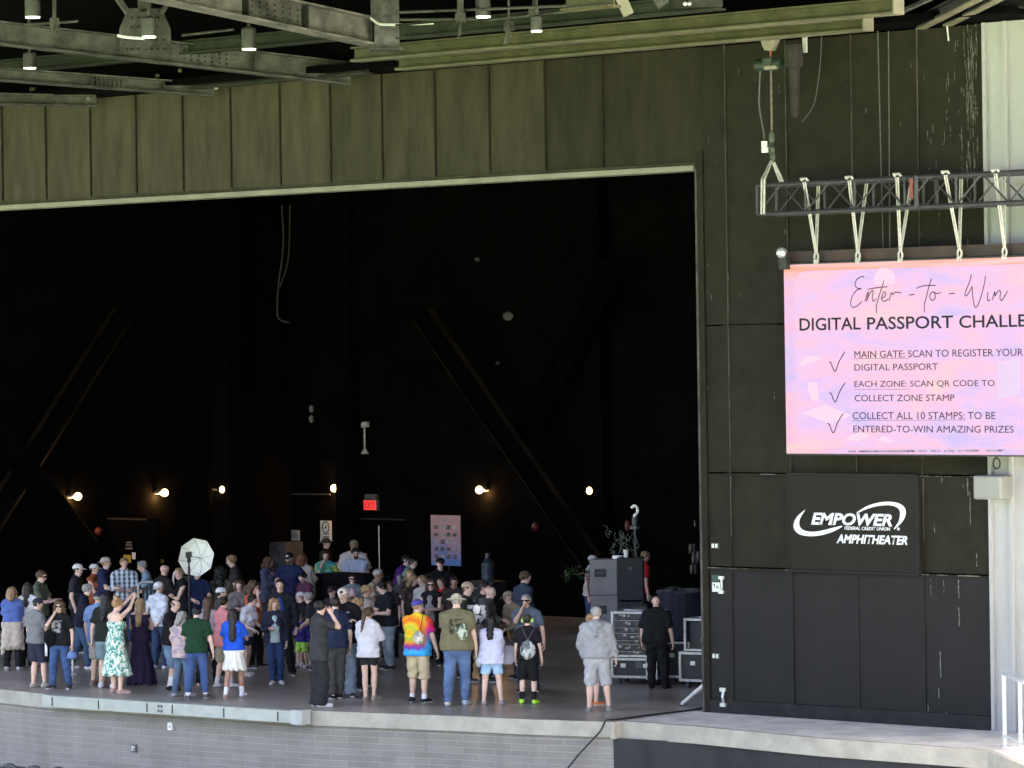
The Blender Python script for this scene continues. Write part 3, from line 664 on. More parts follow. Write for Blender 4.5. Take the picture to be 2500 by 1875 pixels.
# hanging downlights
m_lens = emit('downlight_lens',(1.0,1.0,.72),.25); m_can = mat('can_grey',(.05,.05,.043),.45,.3,4,metal=.2)
for px, y0, y1, wpx, Y, lab in ((80,-10,44,38,-7,'can downlight cut by the top edge at far left'),(73,129,168,32,-2.6,'can downlight tucked under the left girder'),(364,43,92,36,-6.6,'can downlight hanging in front of the bolted gusset'),
                               (608,68,122,36,-3.2,'can downlight hanging left of the riveted girder end'),(1180,-12,43,37,-4.3,'can downlight with a bright ring above the olive beams'),(1310,40,78,28,-4.2,'small can downlight resting against the dark purlin')):
    a = atY(px,y1,Y); b = atY(px,y0,Y); sc_ = depth(a)/FPX; r = wpx*sc_/2; h = b[2]-a[2]
    t = empty('downlight', a, 0, lab, 'ceiling light', 'can downlights under the roof')
    MB().lathe([(r*.97,0.02),(r,0.03),(r,h*.93),(r*.9,h),(r*.2,h+.02)], n=18).build('can', m_can, t, False)
    MB().lathe([(r*.93,0.0),(r*.95,.025)], n=18).build('lens', m_lens, t)
    MB().tube([(0,0,h),(0,0,h+1.6)], .028).build('stem', m_steel, t)
    MB().box((-r*1.12,0,h*.5),(.018,.03,h*.95)).build('side_strap', m_steel, t)
# hanging wires and conduit drops
for px, y0, y1, Y, r, lab in ((133,-10,62,-6.5,.03,'pipe drop with frayed end over the left girder'),(1242,-10,72,-4.2,.02,'thin pipe drop left of the small can light'),(1303,-10,36,-4.2,.02,'thin pipe drop above the small can light'),(1124,-10,50,-4.6,.05,'grey clamp bracket hanging beside the ringed can light')):
    a, b = atY(px,y0,Y), atY(px,y1,Y); f = MB(); f.tube([a,b], r)
    for k in range(5): f.tube([b+np.array([0,0,.1]), b+np.array([rnd.uniform(-.09,.09),rnd.uniform(-.05,.05),-rnd.uniform(.02,.3)])], .012, 5)
    f.box(b+np.array([0,0,.05]),(.12,.1,.14)); tag(f.build('pipe_drop', m_steel), lab, 'pipe')
# capping shelf and bolts along the header top
f = MB(); f.bbox((-24,-1.0,10.64),(6.5,.1,10.75)); f.bbox((-24,-.5,10.75),(6.5,.1,13.1))
cap_ = tag(f.build('header_cap', m_blackin), 'dark capping shelf above the header panels', 'wall cap')
for px, py in ((384,185),(440,172),(391,205),(417,206),(528,214),(645,158),(748,166),(770,172),(852,182),(54,237),(80,236),(216,241),(76,218),(84,218)):
    MB().sphere(atY(px,py,-.6),.04,8,6).build('bolt_head', m_cream, cap_)

# ------------------------------------------------------------------ video screen
SY = -.75
a, b = atY(1914,647,SY), atY(1914,1107,SY); sw, sh = 6.35, a[2]-b[2]
def screen_mat():
    m, tt, bs, N, L = nodes('screen_picture'); tc = N('ShaderNodeTexCoord'); sx = N('ShaderNodeSeparateXYZ'); L(tc.outputs['Object'], sx.inputs[0])
    mp = N('ShaderNodeMapping'); mp.inputs['Scale'].default_value = (.35,1,1.6); L(tc.outputs['Object'], mp.inputs[0])
    n = N('ShaderNodeTexNoise'); n.inputs['Scale'].default_value = 1.5; n.inputs['Detail'].default_value = 6; n.inputs['Roughness'].default_value = .62; L(mp.outputs[0], n.inputs['Vector'])
    cr = N('ShaderNodeValToRGB'); e = cr.color_ramp.elements; e[0].position = .34; e[0].color = (.60,.52,.95,1); e[1].position = .7; e[1].color = (1,.68,.60,1)
    x = e.new(.46); x.color = (.84,.55,.90,1); x = e.new(.56); x.color = (1,.52,.76,1); L(n.outputs['Fac'], cr.inputs[0])
    # sunset band along the top of the picture
    mr = N('ShaderNodeMapRange'); mr.inputs['From Min'].default_value = sh*.40; mr.inputs['From Max'].default_value = sh*.455; L(sx.outputs['Z'], mr.inputs[0])
    n3 = N('ShaderNodeTexNoise'); n3.inputs['Scale'].default_value = 4; mp3 = N('ShaderNodeMapping'); mp3.inputs['Scale'].default_value = (.12,1,3); L(tc.outputs['Object'], mp3.inputs[0]); L(mp3.outputs[0], n3.inputs['Vector'])
    c3 = N('ShaderNodeValToRGB'); c3.color_ramp.elements[0].position = .4; c3.color_ramp.elements[1].position = .6; c3.color_ramp.elements[0].color = (1,.42,.30,1); c3.color_ramp.elements[1].color = (1,.62,.66,1); L(n3.outputs['Fac'], c3.inputs[0])
    mx = N('ShaderNodeMix'); mx.data_type = 'RGBA'; L(mr.outputs[0], mx.inputs['Factor']); L(cr.outputs[0], mx.inputs['A']); L(c3.outputs[0], mx.inputs['B'])
    L(mx.outputs['Result'], bs.inputs['Emission Color']); bs.inputs['Emission Strength'].default_value = .0445; bs.inputs['Base Color'].default_value = (.02,.02,.02,1); bs.inputs['Roughness'].default_value = .5; return m
SC = np.array([a[0]+sw/2, SY, (a[2]+b[2])/2])
t = empty('video_screen', SC, 0, 'large pink LED video screen showing passport challenge instructions', 'screen')
MB().box((0,.13,0),(sw+.03,.24,sh+.05)).build('cabinet', m_cable, t)
MB().box((0,.0,0),(sw,.012,sh)).build('picture', screen_mat(), t)
MB().box((0,.16,sh/2+.12),(sw,.16,.17)).build('header_bar', mat('header_brown_glow',(.03,.012,.009),.6,.5,3), t)  # brown-red tone has the screen's pink glow painted into the bar
m_veil = emit('picture_panel',(1,.66,.86),.05); m_cl = emit('picture_light',(1,.62,.82),.0455); m_lav = emit('picture_lavender',(.80,.58,.90),.044)
def scr(px, py): q = atY(px, py, SY-.008); return (q[0]-SC[0], q[2]-SC[2])
# the paler rounded panel laid over the picture, then picture details
def sheet2(pts, name, mm, y): f = MB(); f.poly([(scr(*p)[0], y, scr(*p)[1]) for p in pts]); return f.build(name, mm, t)
def zs(zx, zy): return (1860+zx/3.0156, 580+zy/3.0156)
def screen_panel():
    m, tt, bs, N, L = nodes('panel_picture'); tc = N('ShaderNodeTexCoord')
    mp = N('ShaderNodeMapping'); mp.inputs['Scale'].default_value = (.4,1,1.5); L(tc.outputs['Object'], mp.inputs[0])
    n = N('ShaderNodeTexNoise'); n.inputs['Scale'].default_value = 1.5; n.inputs['Detail'].default_value = 6; n.inputs['Roughness'].default_value = .62; n.inputs['Distortion'].default_value = .6; L(mp.outputs[0], n.inputs['Vector'])
    cr = N('ShaderNodeValToRGB'); e = cr.color_ramp.elements; e[0].position = .33; e[0].color = (.66,.52,.95,1); e[1].position = .72; e[1].color = (1,.68,.66,1)
    x = e.new(.45); x.color = (.90,.56,.92,1); x = e.new(.56); x.color = (1,.55,.78,1); L(n.outputs['Fac'], cr.inputs[0])
    L(cr.outputs[0], bs.inputs['Emission Color']); bs.inputs['Emission Strength'].default_value = .0455; bs.inputs['Base Color'].default_value = (.02,.02,.02,1); return m
x0, z1 = scr(*zs(236,250)); _, z0 = scr(*zs(236,1545)); x1 = sw/2+.2-.5; rr = .22
pts = []
for cx, cz, a0 in ((x1-rr,z1-rr,0),(x0+rr,z1-rr,90),(x0+rr,z0+rr,180),(x1-rr,z0+rr,270)):
    for k in range(6): q = R_(a0+18*k); pts.append((cx+rr*math.cos(q),-.010,cz+rr*math.sin(q)))
f = MB(); f.poly(pts); f.build('text_panel', screen_panel(), t)
sheet2([zs(905+75*math.cos(R_(q)), 300-80*math.sin(R_(q))) for q in range(0,181,15)]+[zs(830,345),zs(980,345)], 'sun_disc', m_cl, -.013)
sheet2([zs(330,1065),zs(410,1065),zs(425,1195),zs(395,1205),zs(365,1195)], 'tower_shape', m_cl, -.013)
sheet2([zs(270,930),zs(330,880),zs(400,868),zs(450,890),zs(380,915),zs(310,945)], 'dome_shape', m_cl, -.013)
sheet2([zs(1735,930),zs(1900,880),zs(1915,1150),zs(1735,1195)], 'building_shape', m_lav, -.013)
sheet2([zs(300,1290),zs(470,1230),zs(660,1310),zs(500,1370)], 'roof_shape', m_cl, -.013)
sheet2([zs(610,1480),zs(720,1430),zs(800,1460),zs(700,1500)], 'roof_shape', m_cl, -.013)
sheet2([zs(840,1490),zs(900,1462),zs(985,1500),zs(930,1515)], 'roof_shape', m_cl, -.013)
m_ink = mat('screen_ink',(.022,.024,.028),.9,.1,5,spec=.0); m_ink2 = mat('screen_ink_thin',(.02,.02,.024),.9,.1,5,spec=0)
def stext(s, p0, p1, hz, bo=.0, mm=m_ink, name='lettering'):
    """p0 lower left, p1 lower right pixel of the line in the zoomed picture, hz letter height"""
    a_, b_ = scr(*zs(*p0)), scr(*zs(*p1)); tp = scr(*zs(p0[0], p0[1]-hz))
    return text(s, name, mm, t, a_[0], (a_[1]+b_[1])/2, b_[0]-a_[0], tp[1]-a_[1], -.016, 0, bo, 0.0)
stext('DIGITAL', (280,685), (730,680), 93, .012); stext('PASSPORT', (778,678), (1410,668), 93, .012); stext('CHALLENGE', (1455,666), (2240,652), 93, .012)
stext('MAIN GATE: SCAN TO REGISTER YOUR', (684,884), (1925,874), 52)
stext('DIGITAL PASSPORT', (684,978), (1298,976), 48)
stext('EACH ZONE: SCAN QR CODE TO', (684,1108), (1716,1102), 52)
stext('COLLECT ZONE STAMP', (686,1206), (1420,1204), 48)
stext('COLLECT ALL 10 STAMPS: TO BE', (670,1338), (1722,1336), 52)
stext('ENTERED-TO-WIN AMAZING PRIZES', (676,1436), (1856,1436), 50)
def stroke(pts, wpx, name='script', mm=m_ink2, sm=True):
    P_ = smooth(pts, 8) if sm else pts; f = MB(); sc_ = 1/3.0156*depth(SC)/FPX*wpx
    P_ = [scr(*zs(*p)) for p in P_]
    L_, Rr = [], []
    for i, p in enumerate(P_):
        q0, q1 = P_[max(0,i-1)], P_[min(len(P_)-1,i+1)]; dx, dz = q1[0]-q0[0], q1[1]-q0[1]; l = math.hypot(dx,dz) or 1
        w2 = sc_/2*(1 if 0 < i < len(P_)-1 else .6); L_.append((p[0]-dz/l*w2,-.016,p[1]+dx/l*w2)); Rr.append((p[0]+dz/l*w2,-.016,p[1]-dx/l*w2))
    for i in range(len(P_)-1): f._add([L_[i],L_[i+1],Rr[i+1],Rr[i]],[(0,1,2,3)])
    return f.build(name, mm, t)
for y0, x1, y1, x0 in ((891,1078,889,684),(1118,1092,1116,684),(1346,1506,1343,668)): stroke([(x0,y0),(x1,y1)], 4, 'underline', m_ink, False)
for dx, dy in ((0,0),(2,226),(-12,452)): stroke([(497+dx,920+dy),(510+dx,922+dy),(540+dx,985+dy),(572+dx,910+dy),(614+dx,840+dy)], 8, 'check_mark', m_ink)
E_ = [[(757,290),(735,288),(700,310),(688,350),(705,372),(735,378),(705,385),(672,425),(655,480),(668,512),(700,505),(740,470)],   # E
      [(762,470),(772,430),(785,398),(780,440),(772,468),(790,425),(812,392),(822,400),(815,440),(822,468),(845,450)],               # n
      [(902,315),(885,370),(862,440),(845,510),(848,558)], [(785,382),(830,372),(880,366),(928,362)],                                # t
      [(880,450),(905,435),(915,410),(902,400),(888,425),(885,455),(905,470),(935,450)],                                             # e
      [(940,465),(948,430),(958,405),(965,420),(985,402),(1005,405),(1028,408)],                                                     # r
      [(1085,424),(1126,418)],
      [(1252,300),(1235,350),(1215,430),(1198,500),(1202,550)], [(1140,374),(1180,358),(1240,352),(1284,352)],                        # t
      [(1262,398),(1242,415),(1240,445),(1258,462),(1278,445),(1275,412),(1262,398),(1290,412),(1320,405)],                           # o
      [(1378,414),(1424,410)],
      [(1545,270),(1530,330),(1505,390),(1498,425),(1512,425),(1535,390),(1550,362),(1552,400),(1560,470),(1575,515),(1600,480),(1625,400),(1642,330),(1648,280)],   # W
      [(1668,402),(1662,440),(1668,466),(1685,455)], [(1676,348),(1680,344)],                                                         # i
      [(1700,462),(1708,425),(1718,398),(1718,430),(1725,420),(1748,390),(1760,402),(1755,440),(1765,464),(1785,440),(1812,392)]]     # n
for st in E_: stroke(st, 7)
f = MB()
for k in range(46):
    if rnd.random() < .8:
        x = 600+k*26+rnd.uniform(-4,4); q = scr(*zs(x,1575-.006*(x-600))); f.box((q[0],-.014,q[1]),(rnd.uniform(.04,.1),.003,.03))
f.build('footer_line', mat('footer_ink',(.25,.2,.28),.9,.1,5,spec=0), t)
p = atY(1908,623,SY-.1); t2_ = empty('screen_corner_light', p, 0, 'small clamp light on the upper left corner of the screen', 'clamp light')
f = MB(); f.sphere((0,0,.04),.085); f.build('lamp_head', m_silver, t2_, True); f = MB(); f.box((.02,.05,-.12),(.14,.12,.2)); f.build('clamp', m_cable, t2_)

# truss the screen hangs from
TY = -.75
A = atY(1849,453,TY-.25); B = atY(1849,523,TY-.25); th = A[2]-B[2]; x0 = A[0]; x1 = x0+8.2; zb = B[2]
t = empty('box_truss', ((x0+x1)/2,TY,zb), 0, 'dark aluminium box truss carrying the screen', 'truss'); L2 = (x1-x0)/2
f = MB()
for y in (-.25,.25):
    for z in (0,th): f.tube([(-L2,y,z),(L2,y,z)], .034, 8)
f.build('chord', m_alu, t)
f = MB(); n_ = 9; dx = 2*L2/n_
for k in range(n_+1):
    x = -L2+dx*k
    for y in (-.25,.25):
        f.tube([(x,y,0),(x,y,th)], .03 if k in (0,) else .022, 6)
        if k < n_:
            MB().tube([(x,y,0),(x+dx/2,y,th),(x+dx,y,0)], .016, 6).build('diagonal', m_alu, t)
    for z in (0,th): f.tube([(x,-.25,z),(x,.25,z)], .02, 6)
    f.build('upright', m_alu, t); f = MB()
f = MB()
for x in (-L2+2.95,-L2+5.9): MB().tube([(x,-.27,0),(x,-.27,th),(x,.27,th),(x,.27,0),(x,-.27,0)], .036, 6).build('joint_frame', m_alu, t)
# slings
def sling(tops, bot, lab, Yt=TY-.29, Yb=SY+.0):
    b_ = atY(*bot, Yb); t = empty('lifting_sling', b_, 0, lab, 'sling', 'white slings between truss and screen')
    for i, tp in enumerate(tops):
        q = atY(*tp, Yt if i == 0 else TY+.25)-b_; f = MB()
        for s in (-.019,.019): f.tube([(q[0]+s,q[1],q[2]),(q[0]*.5+s*.9,q[1]*.5,q[2]*.5),(s*.7,0,0)], .0125, 6)
        f.tube([(q[0]-.05,q[1]+.06,q[2]),(q[0]-.05,q[1]-.02,q[2]+.05),(q[0]+.05,q[1]-.02,q[2]+.05),(q[0]+.05,q[1]+.06,q[2])], .02, 6)
        f.build('strap', m_sling, t)
    f = MB(); f.tube([(.035*math.sin(a),0,-.05+.06*math.cos(a)) for a in [k*2*math.pi/10 for k in range(11)]], .016, 6); f.box((0,0,-.13),(.07,.05,.06)); f.build('shackle', m_sling, t)
def zt3(x, y): return (1600+x/2.4578, y/2.4578)
sling([zt3(893,1092),zt3(978,1110)], zt3(965,1520), 'white sling holding the screen, nearest its left corner')
sling([zt3(1163,1082),zt3(1268,1096)], zt3(1215,1515), 'doubled white sling second from the left corner of the screen')
sling([zt3(1450,1064),zt3(1538,1085)], zt3(1470,1510), 'thin white sling with a reddish tag, middle of the five')
sling([zt3(1740,1050),zt3(1835,1065)], zt3(1825,1500), 'wide white sling crossing the edge of the pale siding')
sling([zt3(2040,1040),zt3(2092,1055)], zt3(2095,1490), 'white sling hanging in front of the pale siding')
f = MB(); q = atY(*zt3(1535,1130),TY-.3); f.box(q,(.05,.03,.3)); tag(f.build('sling_tag', mat('tag_red',(.16,.05,.035),.7,.2,8)), 'reddish tag strip tied to the middle sling', 'tag')
# chain hoist over the left end of the truss
hx_, hz_ = atY(1882,157,TY)[0], atY(1882,157,TY)[2]
t = empty('chain_hoist', (hx_,TY,hz_), 0, 'electric chain hoist lifting the left end of the truss', 'hoist')
z_top = atY(1882,92,TY)[2]-hz_; z_hk = atY(1885,355,TY)[2]-hz_
f = MB(); f.box((0,0,z_top),(.22,.22,.06)); f.poly([(-.12,-.11,z_top-.03),(.12,-.11,z_top-.03),(.03,-.11,z_top-.2),(-.04,-.11,z_top-.2)], .2, (0,-1,0)); f.build('beam_clamp', m_cream, t)
f = MB(); f.tube([(0,0,z_top-.2),(0,0,.08)], .016); f.build('top_hook', mat('red_hook',(.3,.06,.03),.5,.1,5), t)
f = MB(); f.tube([(-.26,0,0),(.2,0,0)], .10, 12); f.box((.0,0,.0),(.18,.22,.2)); f.build('motor', mat('hoist_green',(.012,.024,.014),.5,.4,6), t, bevel=.01)
f = MB(); f.box((.07,-.1,-.06),(.2,.1,.06)); f.build('cover', m_cream, t, bevel=.015)
f = MB(); f.lathe([(.13,.2),(.14,.1),(.14,-.12),(.08,-.16),(.065,-.85),(.03,-.92)], (.36,.12,.08), 12); f.build('chain_bag', mat('bag_grey',(.02,.017,.015),.9,.4,6), t)
f = MB(); n_ = 70
for k in range(n_):
    z = -.1+(z_hk+.2+.1)*k/(n_-1); f.box((0,0,z),(.03,.012,.022) if k % 2 else (.012,.03,.022))
f.build('chain', mat('chain_dull',(.2,.17,.14),.5,.3,8,metal=.4), t)
f = MB(); f.sphere((0,0,z_hk+.12),(.05,.05,.12)); f.box((0,0,z_hk-.05),(.10,.06,.16)); f.sphere((.02,0,z_hk-.18),(.055,.05,.09)); f.build('hook_block', mat('hook_dark',(.05,.06,.04),.5,.3,8), t, True)
f = MB(); f.tube(smooth([(-.17,-.05,-.1),(-.2,-.05,-.6),(-.13,-.05,-1.0),(-.11,-.05,-1.15)]), .012); f.build('control_cable', m_grey, t)
f = MB(); f.box((-.11,-.05,-1.23),(.07,.06,.09)); f.box((-.1,-.05,-1.32),(.085,.06,.08)); f.build('plug', m_white, t)
z0_ = hz_+z_hk-.22
t = empty('bridle_sling', (hx_,TY,z0_), 0, 'white bridle sling spreading from the hoist hook to the truss', 'sling')
for (px, py, Y) in ((1862,523,TY-.3),(1912,452,TY+.25)):
    q = atY(px,py,Y)-np.array([hx_,TY,z0_]); f = MB(); m_ = (q*.55 if px > 1900 else atY(1863,438,Y)-np.array([hx_,TY,z0_]))
    for s in (-.025,.025): f.tube([(s*.4,0,0),(m_[0]+s,m_[1],m_[2]),(q[0]+s,q[1],q[2])], .018, 6)
    f.build('strap', m_sling, t)
m_wire = mat('dull_wire',(.075,.075,.07),.6,.4,6)
# long cables down the right wall
for px0, px1, Y, c, lab in ((2143,2157,-.16,m_wire,'pale left cable of the pair running down the black wall'),(2169,2173,-.16,m_wire,'thinner right cable of the pair running down the black wall')):
    a_, b_ = atY(px0,75,Y), atY(px1,640,Y); f = MB(); f.tube([a_,b_], .009, 6); tag(f.build('wall_cable', c), lab, 'cable')
f = MB(); f.tube(smooth([tuple(atY(x,y,-.3)) for x,y in ((2006,85),(2003,150),(1996,210),(1985,260),(1958,298))]), .006, 6); tag(f.build('loose_wire', m_grey), 'thin loose wire curving down in front of the black wall', 'wire')
f = MB(); f.tube([atY(2312,62,-.2),atY(2316,100,-.2)], .012, 6); f.box(atY(1965,100,-.4),(.06,.05,.36)); tag(f.build('cable_tail', m_grail), 'short pale cable tails under the beams', 'cable')

# ------------------------------------------------------------------ front of house bits
t = empty('apron_skirt', (3,-2.2,-1.6), 0, 'black fabric skirt hanging below the apron edge', 'skirt')
pts = [(apr[0][0]-.02, lip[-1][1]+.03)]+[(p[0],p[1]+.06) for p in apr[1:]]
for k, (a, b) in enumerate(zip(pts[:-1], pts[1:])):
    f = MB(); n_ = max(4, int((b[0]-a[0])/.12)); V = []
    for i in range(n_+1):
        u = i/n_; x = a[0]+(b[0]-a[0])*u-3; y = a[1]+(b[1]-a[1])*u+2.2
        for z, am in ((1.35,.006),(.9,.02),(.4,.03),(0,.035)): V.append((x, y+am*math.sin(x*9+z)+am*.6*math.sin(x*23), z))
    F = [(i*4+j, i*4+4+j, i*4+5+j, i*4+1+j) for i in range(n_) for j in range(3)]
    f._add(V, F); f.build('fabric_panel', m_skirt, t, True)
f = MB(); p = atZ(1524,1781,-.26); f.poly([(p[0]-.18-3,p[1]+2.17,1.34),(p[0]+.18-3,p[1]+2.15,1.34),(p[0]+.04-3,p[1]+2.15,1.10)], .01, (0,-1,0)); f.build('pinned_corner', mat('pinned_grey',(.25,.26,.25),.8,.3,6), t)
# cable over the lip
t_ = [tuple(atZ(x,y,.02)) for x,y in ((1745,1722),(1690,1733),(1620,1741),(1545,1751),(1500,1757))]
e = np.array(t_[-1]); dn = [tuple(on_wall(x,y)+np.array([0,-.14,0])) for x,y in ((1480,1782),(1450,1815),(1425,1842),(1395,1880))]
f = MB(); f.tube(smooth(t_+[tuple(e+np.array([-.04,-.16,.0]))]+dn, 5), .014, 6); tag(f.build('stage_cable', m_cable), 'black cable running off the stage and drooping down the block wall', 'cable')
# handrail
t = empty('hand_rail', atZ(2453,1823), 0, 'white tubular handrail at the right edge of the apron', 'railing')
pa, pb = np.zeros(3), atZ(2492,1843)-atZ(2453,1823); pc = pb+(pb-pa)*1.6
MB().tube([(0,0,0),(0,0,1.05)], .028).build('post', m_grail, t); MB().tube([pb,pb+[0,0,1.05]], .028).build('post', m_grail, t); MB().tube([pc,pc+[0,0,1.05]], .028).build('post', m_grail, t)
MB().tube([(0,0,1.05),pb+[0,0,1.05],pc+[0,0,1.05]], .03).build('top_bar', m_grail, t); MB().tube([(0,0,.16),pc+[0,0,.16]], .022).build('lower_bar', m_grail, t)
f = MB()
for q in (pa,pb,pc): f.lathe([(.075,0),(.075,.015),(.04,.02)], tuple(q), 12)
f.build('base_plates', m_silver, t)
# stadium seats showing at the lower left
def seat(label=None):
    t = empty('stadium_seat', (0,0,0), 0, label, 'seat', 'folding seats at the lower left')
    f = MB(); n_ = 8; V = []
    for zi, z in enumerate((.38,.6,.78,.86)):
        for i in range(n_+1):
            u = i/n_*2-1; zz = z - (.05*u*u*u*u if zi == 3 else 0)-(.06*u*u if zi == 3 else 0); V.append((u*.235*(1 if zi < 3 else .92), -.05+.10*(1-u*u)*-.35+.22*(z-.4), zz))
    F = [(r*(n_+1)+i, r*(n_+1)+i+1, (r+1)*(n_+1)+i+1, (r+1)*(n_+1)+i) for r in range(3) for i in range(n_)]
    f._add(V, F); o = f.build('backrest', m_seat, t, True); s = o.modifiers.new('thick','SOLIDIFY'); s.thickness = .035
    MB().box((0,-.1,.62),(.42,.05,.36),0,Matrix.Rotation(R_(10),3,'X')).build('seat_pan', m_seat, t, bevel=.02)
    f = MB()
    for s in (-.25,.25): f.box((s,.0,.22),(.04,.1,.44)); f.box((s,.0,.01),(.05,.3,.02)); f.box((s,-.08,.6),(.05,.34,.03))
    f.build('frame', m_black, t); return t
s0 = None
for k, (px, py, rot, lab) in enumerate(((26,1863,.5,'leftmost dark folding seat at the bottom edge'),(86,1868,.5,'middle dark folding seat at the bottom edge'),(146,1871,.5,'rightmost navy tinted folding seat at the bottom edge'),(-34,1860,.5,'dark folding seat beyond the left edge'))):
    p = atZ(px, py, -1.6+.86)
    o = seat() if s0 is None else copy_tree(s0); s0 = s0 or o
    o.location = (p[0], p[1], -1.6); o.rotation_euler = (0,0,math.pi+.12); o['label'] = lab; o['group'] = 'folding seats at the lower left'

# ------------------------------------------------------------------ equipment on the stage
def at_floor(px, py): return atZ(px, py)
def hgt(base, px, py): d = depth(base); return atD(px, py, d)[2]
FR = -TH*0   # boxes stand square to the stage
# loudspeaker stack
b0 = atY(1483,1500,6.2); b0[2] = 0; H_ = hgt(b0,1483,1363)
wS = .95
for k, (z0, z1, lab) in enumerate(((0,H_*.30,'lowest grey loudspeaker cabinet of the stack beside the racks'),(H_*.30,H_*.66,'middle grey loudspeaker cabinet of the stack beside the racks'),(H_*.66,H_,'top grey loudspeaker cabinet of the stack beside the racks'))):
    t = empty('loudspeaker', (b0[0],b0[1],z0), R_(30), lab, 'loudspeaker', 'loudspeaker stack')
    h_ = z1-z0-.006
    MB().box((0,0,h_/2),(.56,.52,h_)).build('cabinet', mat('speaker_side',(.20,.195,.185),.6,.1,4,spec=.2), t, bevel=.015)
    MB().box((.285,0,h_/2),(.02,.48,h_-.05)).build('grille', m_cloth, t)
    f = MB(); f.box((-.08,-.262,h_*.62 if k else h_*.4),(.22,.012,.15)); f.build('handle_recess', m_cable, t)
    MB().tube([(-.17,-.272,h_*.62 if k else h_*.4),(.01,-.272,h_*.62 if k else h_*.4)], .014).build('handle', m_grey, t)
# dark box behind it
b1 = atY(1541,1500,6.3); b1[2] = 0; h_ = hgt(b1,1541,1360)
t = empty('amp_case', b1, R_(37), 'tall blue black case standing right of the grey loudspeakers', 'case')
MB().box((0,0,h_/2),(.5,.45,h_)).build('case_body', mat('navy_case',(.003,.0032,.0055),.6,.2,3), t, bevel=.02); MB().box((0,-.232,h_*.6),(.4,.02,.03)).build('latch_rail', mat('dull_black',(.012,)*3), t); MB().box((0,-.232,h_*.9),(.06,.02,.05)).build('badge', m_grey, t)
# lighting mast with a hook on top
b2 = atY(1553,1500,6.4); b2[2] = 0; h2_ = hgt(b2,1553,1268)
t = empty('hook_stand', b2, 0, 'thin stand with a white curled hook on top', 'stand')
MB().tube([(0,0,0),(0,0,h2_)], .02).build('pole', m_grey, t)
f = MB(); f.box((0,0,h2_-.15),(.16,.1,.06)); f.tube([(0,0,h2_-.1),(0,0,h2_+.05)],.05); f.build('collar', m_grey, t)
f = MB(); f.tube([(.075*math.sin(a),0,h2_+.17+.085*math.cos(a)) for a in [R_(-60+k*20) for k in range(13)]]+[(0,0,h2_+.02)], .026); f.build('hook', m_white, t)
f = MB(); f.sphere((-.16,-.02,h2_-.12),(.05,.05,.11)); f.build('red_shackle', mat('bell_red',(.4,.02,.02)), t)
f = MB(); f.lathe([(.3,0),(.3,.03),(.05,.06)], n=16); f.build('foot', m_black, t)
# tangled cable hung on the stack
f = MB(); c = atY(1519,1324,6.2)
for k in range(26):
    p = c+np.array([rnd.uniform(-.32,.32),rnd.uniform(-.1,.1),rnd.uniform(-.22,.22)]); pts = [tuple(p)]
    for j in range(4): p = p+np.array([rnd.uniform(-.09,.09),rnd.uniform(-.05,.05),rnd.uniform(-.12,.10)]); pts.append(tuple(p))
    f.tube(smooth(pts,3), .007, 5)
tag(f.build('cable_tangle', mat('pale_tangle',(.07,.08,.065),.6,.5,9)), 'pale tangle of thin cable hung above the loudspeakers', 'cable')
p = atY(1520,1352,6.2); f = MB(); f.box((p[0]-.1,p[1],H_+.03),(.16,.16,.06)); tag(f.build('carton', m_white), 'flat white carton on top of the loudspeaker stack', 'carton')
f = MB(); f.lathe([(.035,H_),(.05,H_+.16),(.052,H_+.17)],(p[0]+.08,p[1],0),12); tag(f.build('paper_cup', m_white), 'white paper cup on top of the loudspeaker stack', 'cup')
# leafy sprig fixed to the loudspeaker stack
c = atY(1408,1402,6.6); tip = atY(1446,1404,6.3)
t = empty('leafy_branch', tip, 0, 'small leafy green branch sticking out left of the loudspeakers', 'branch'); f = MB()
for k in range(60):
    p = Vector(c)+Vector((rnd.uniform(-.35,.3),rnd.uniform(-.15,.15),rnd.gauss(0,.06))); a = Vector((rnd.uniform(-1,1),rnd.uniform(-1,1),rnd.uniform(-.5,.8))).normalized()*.07; b = a.cross(Vector((.3,.5,1))).normalized()*.03
    f._add([p-a-Vector(tip),p+b-Vector(tip),p+a-Vector(tip),p-b-Vector(tip)],[(0,1,2,3)])
f.build('foliage', mat('leaf_green',(.035,.075,.02),.6,.4,9), t); MB().tube([(0,0,0),tuple((c-tip)*.5+[0,0,.03]),tuple((c-tip)*1.2)], .012).build('twig', m_rust, t)

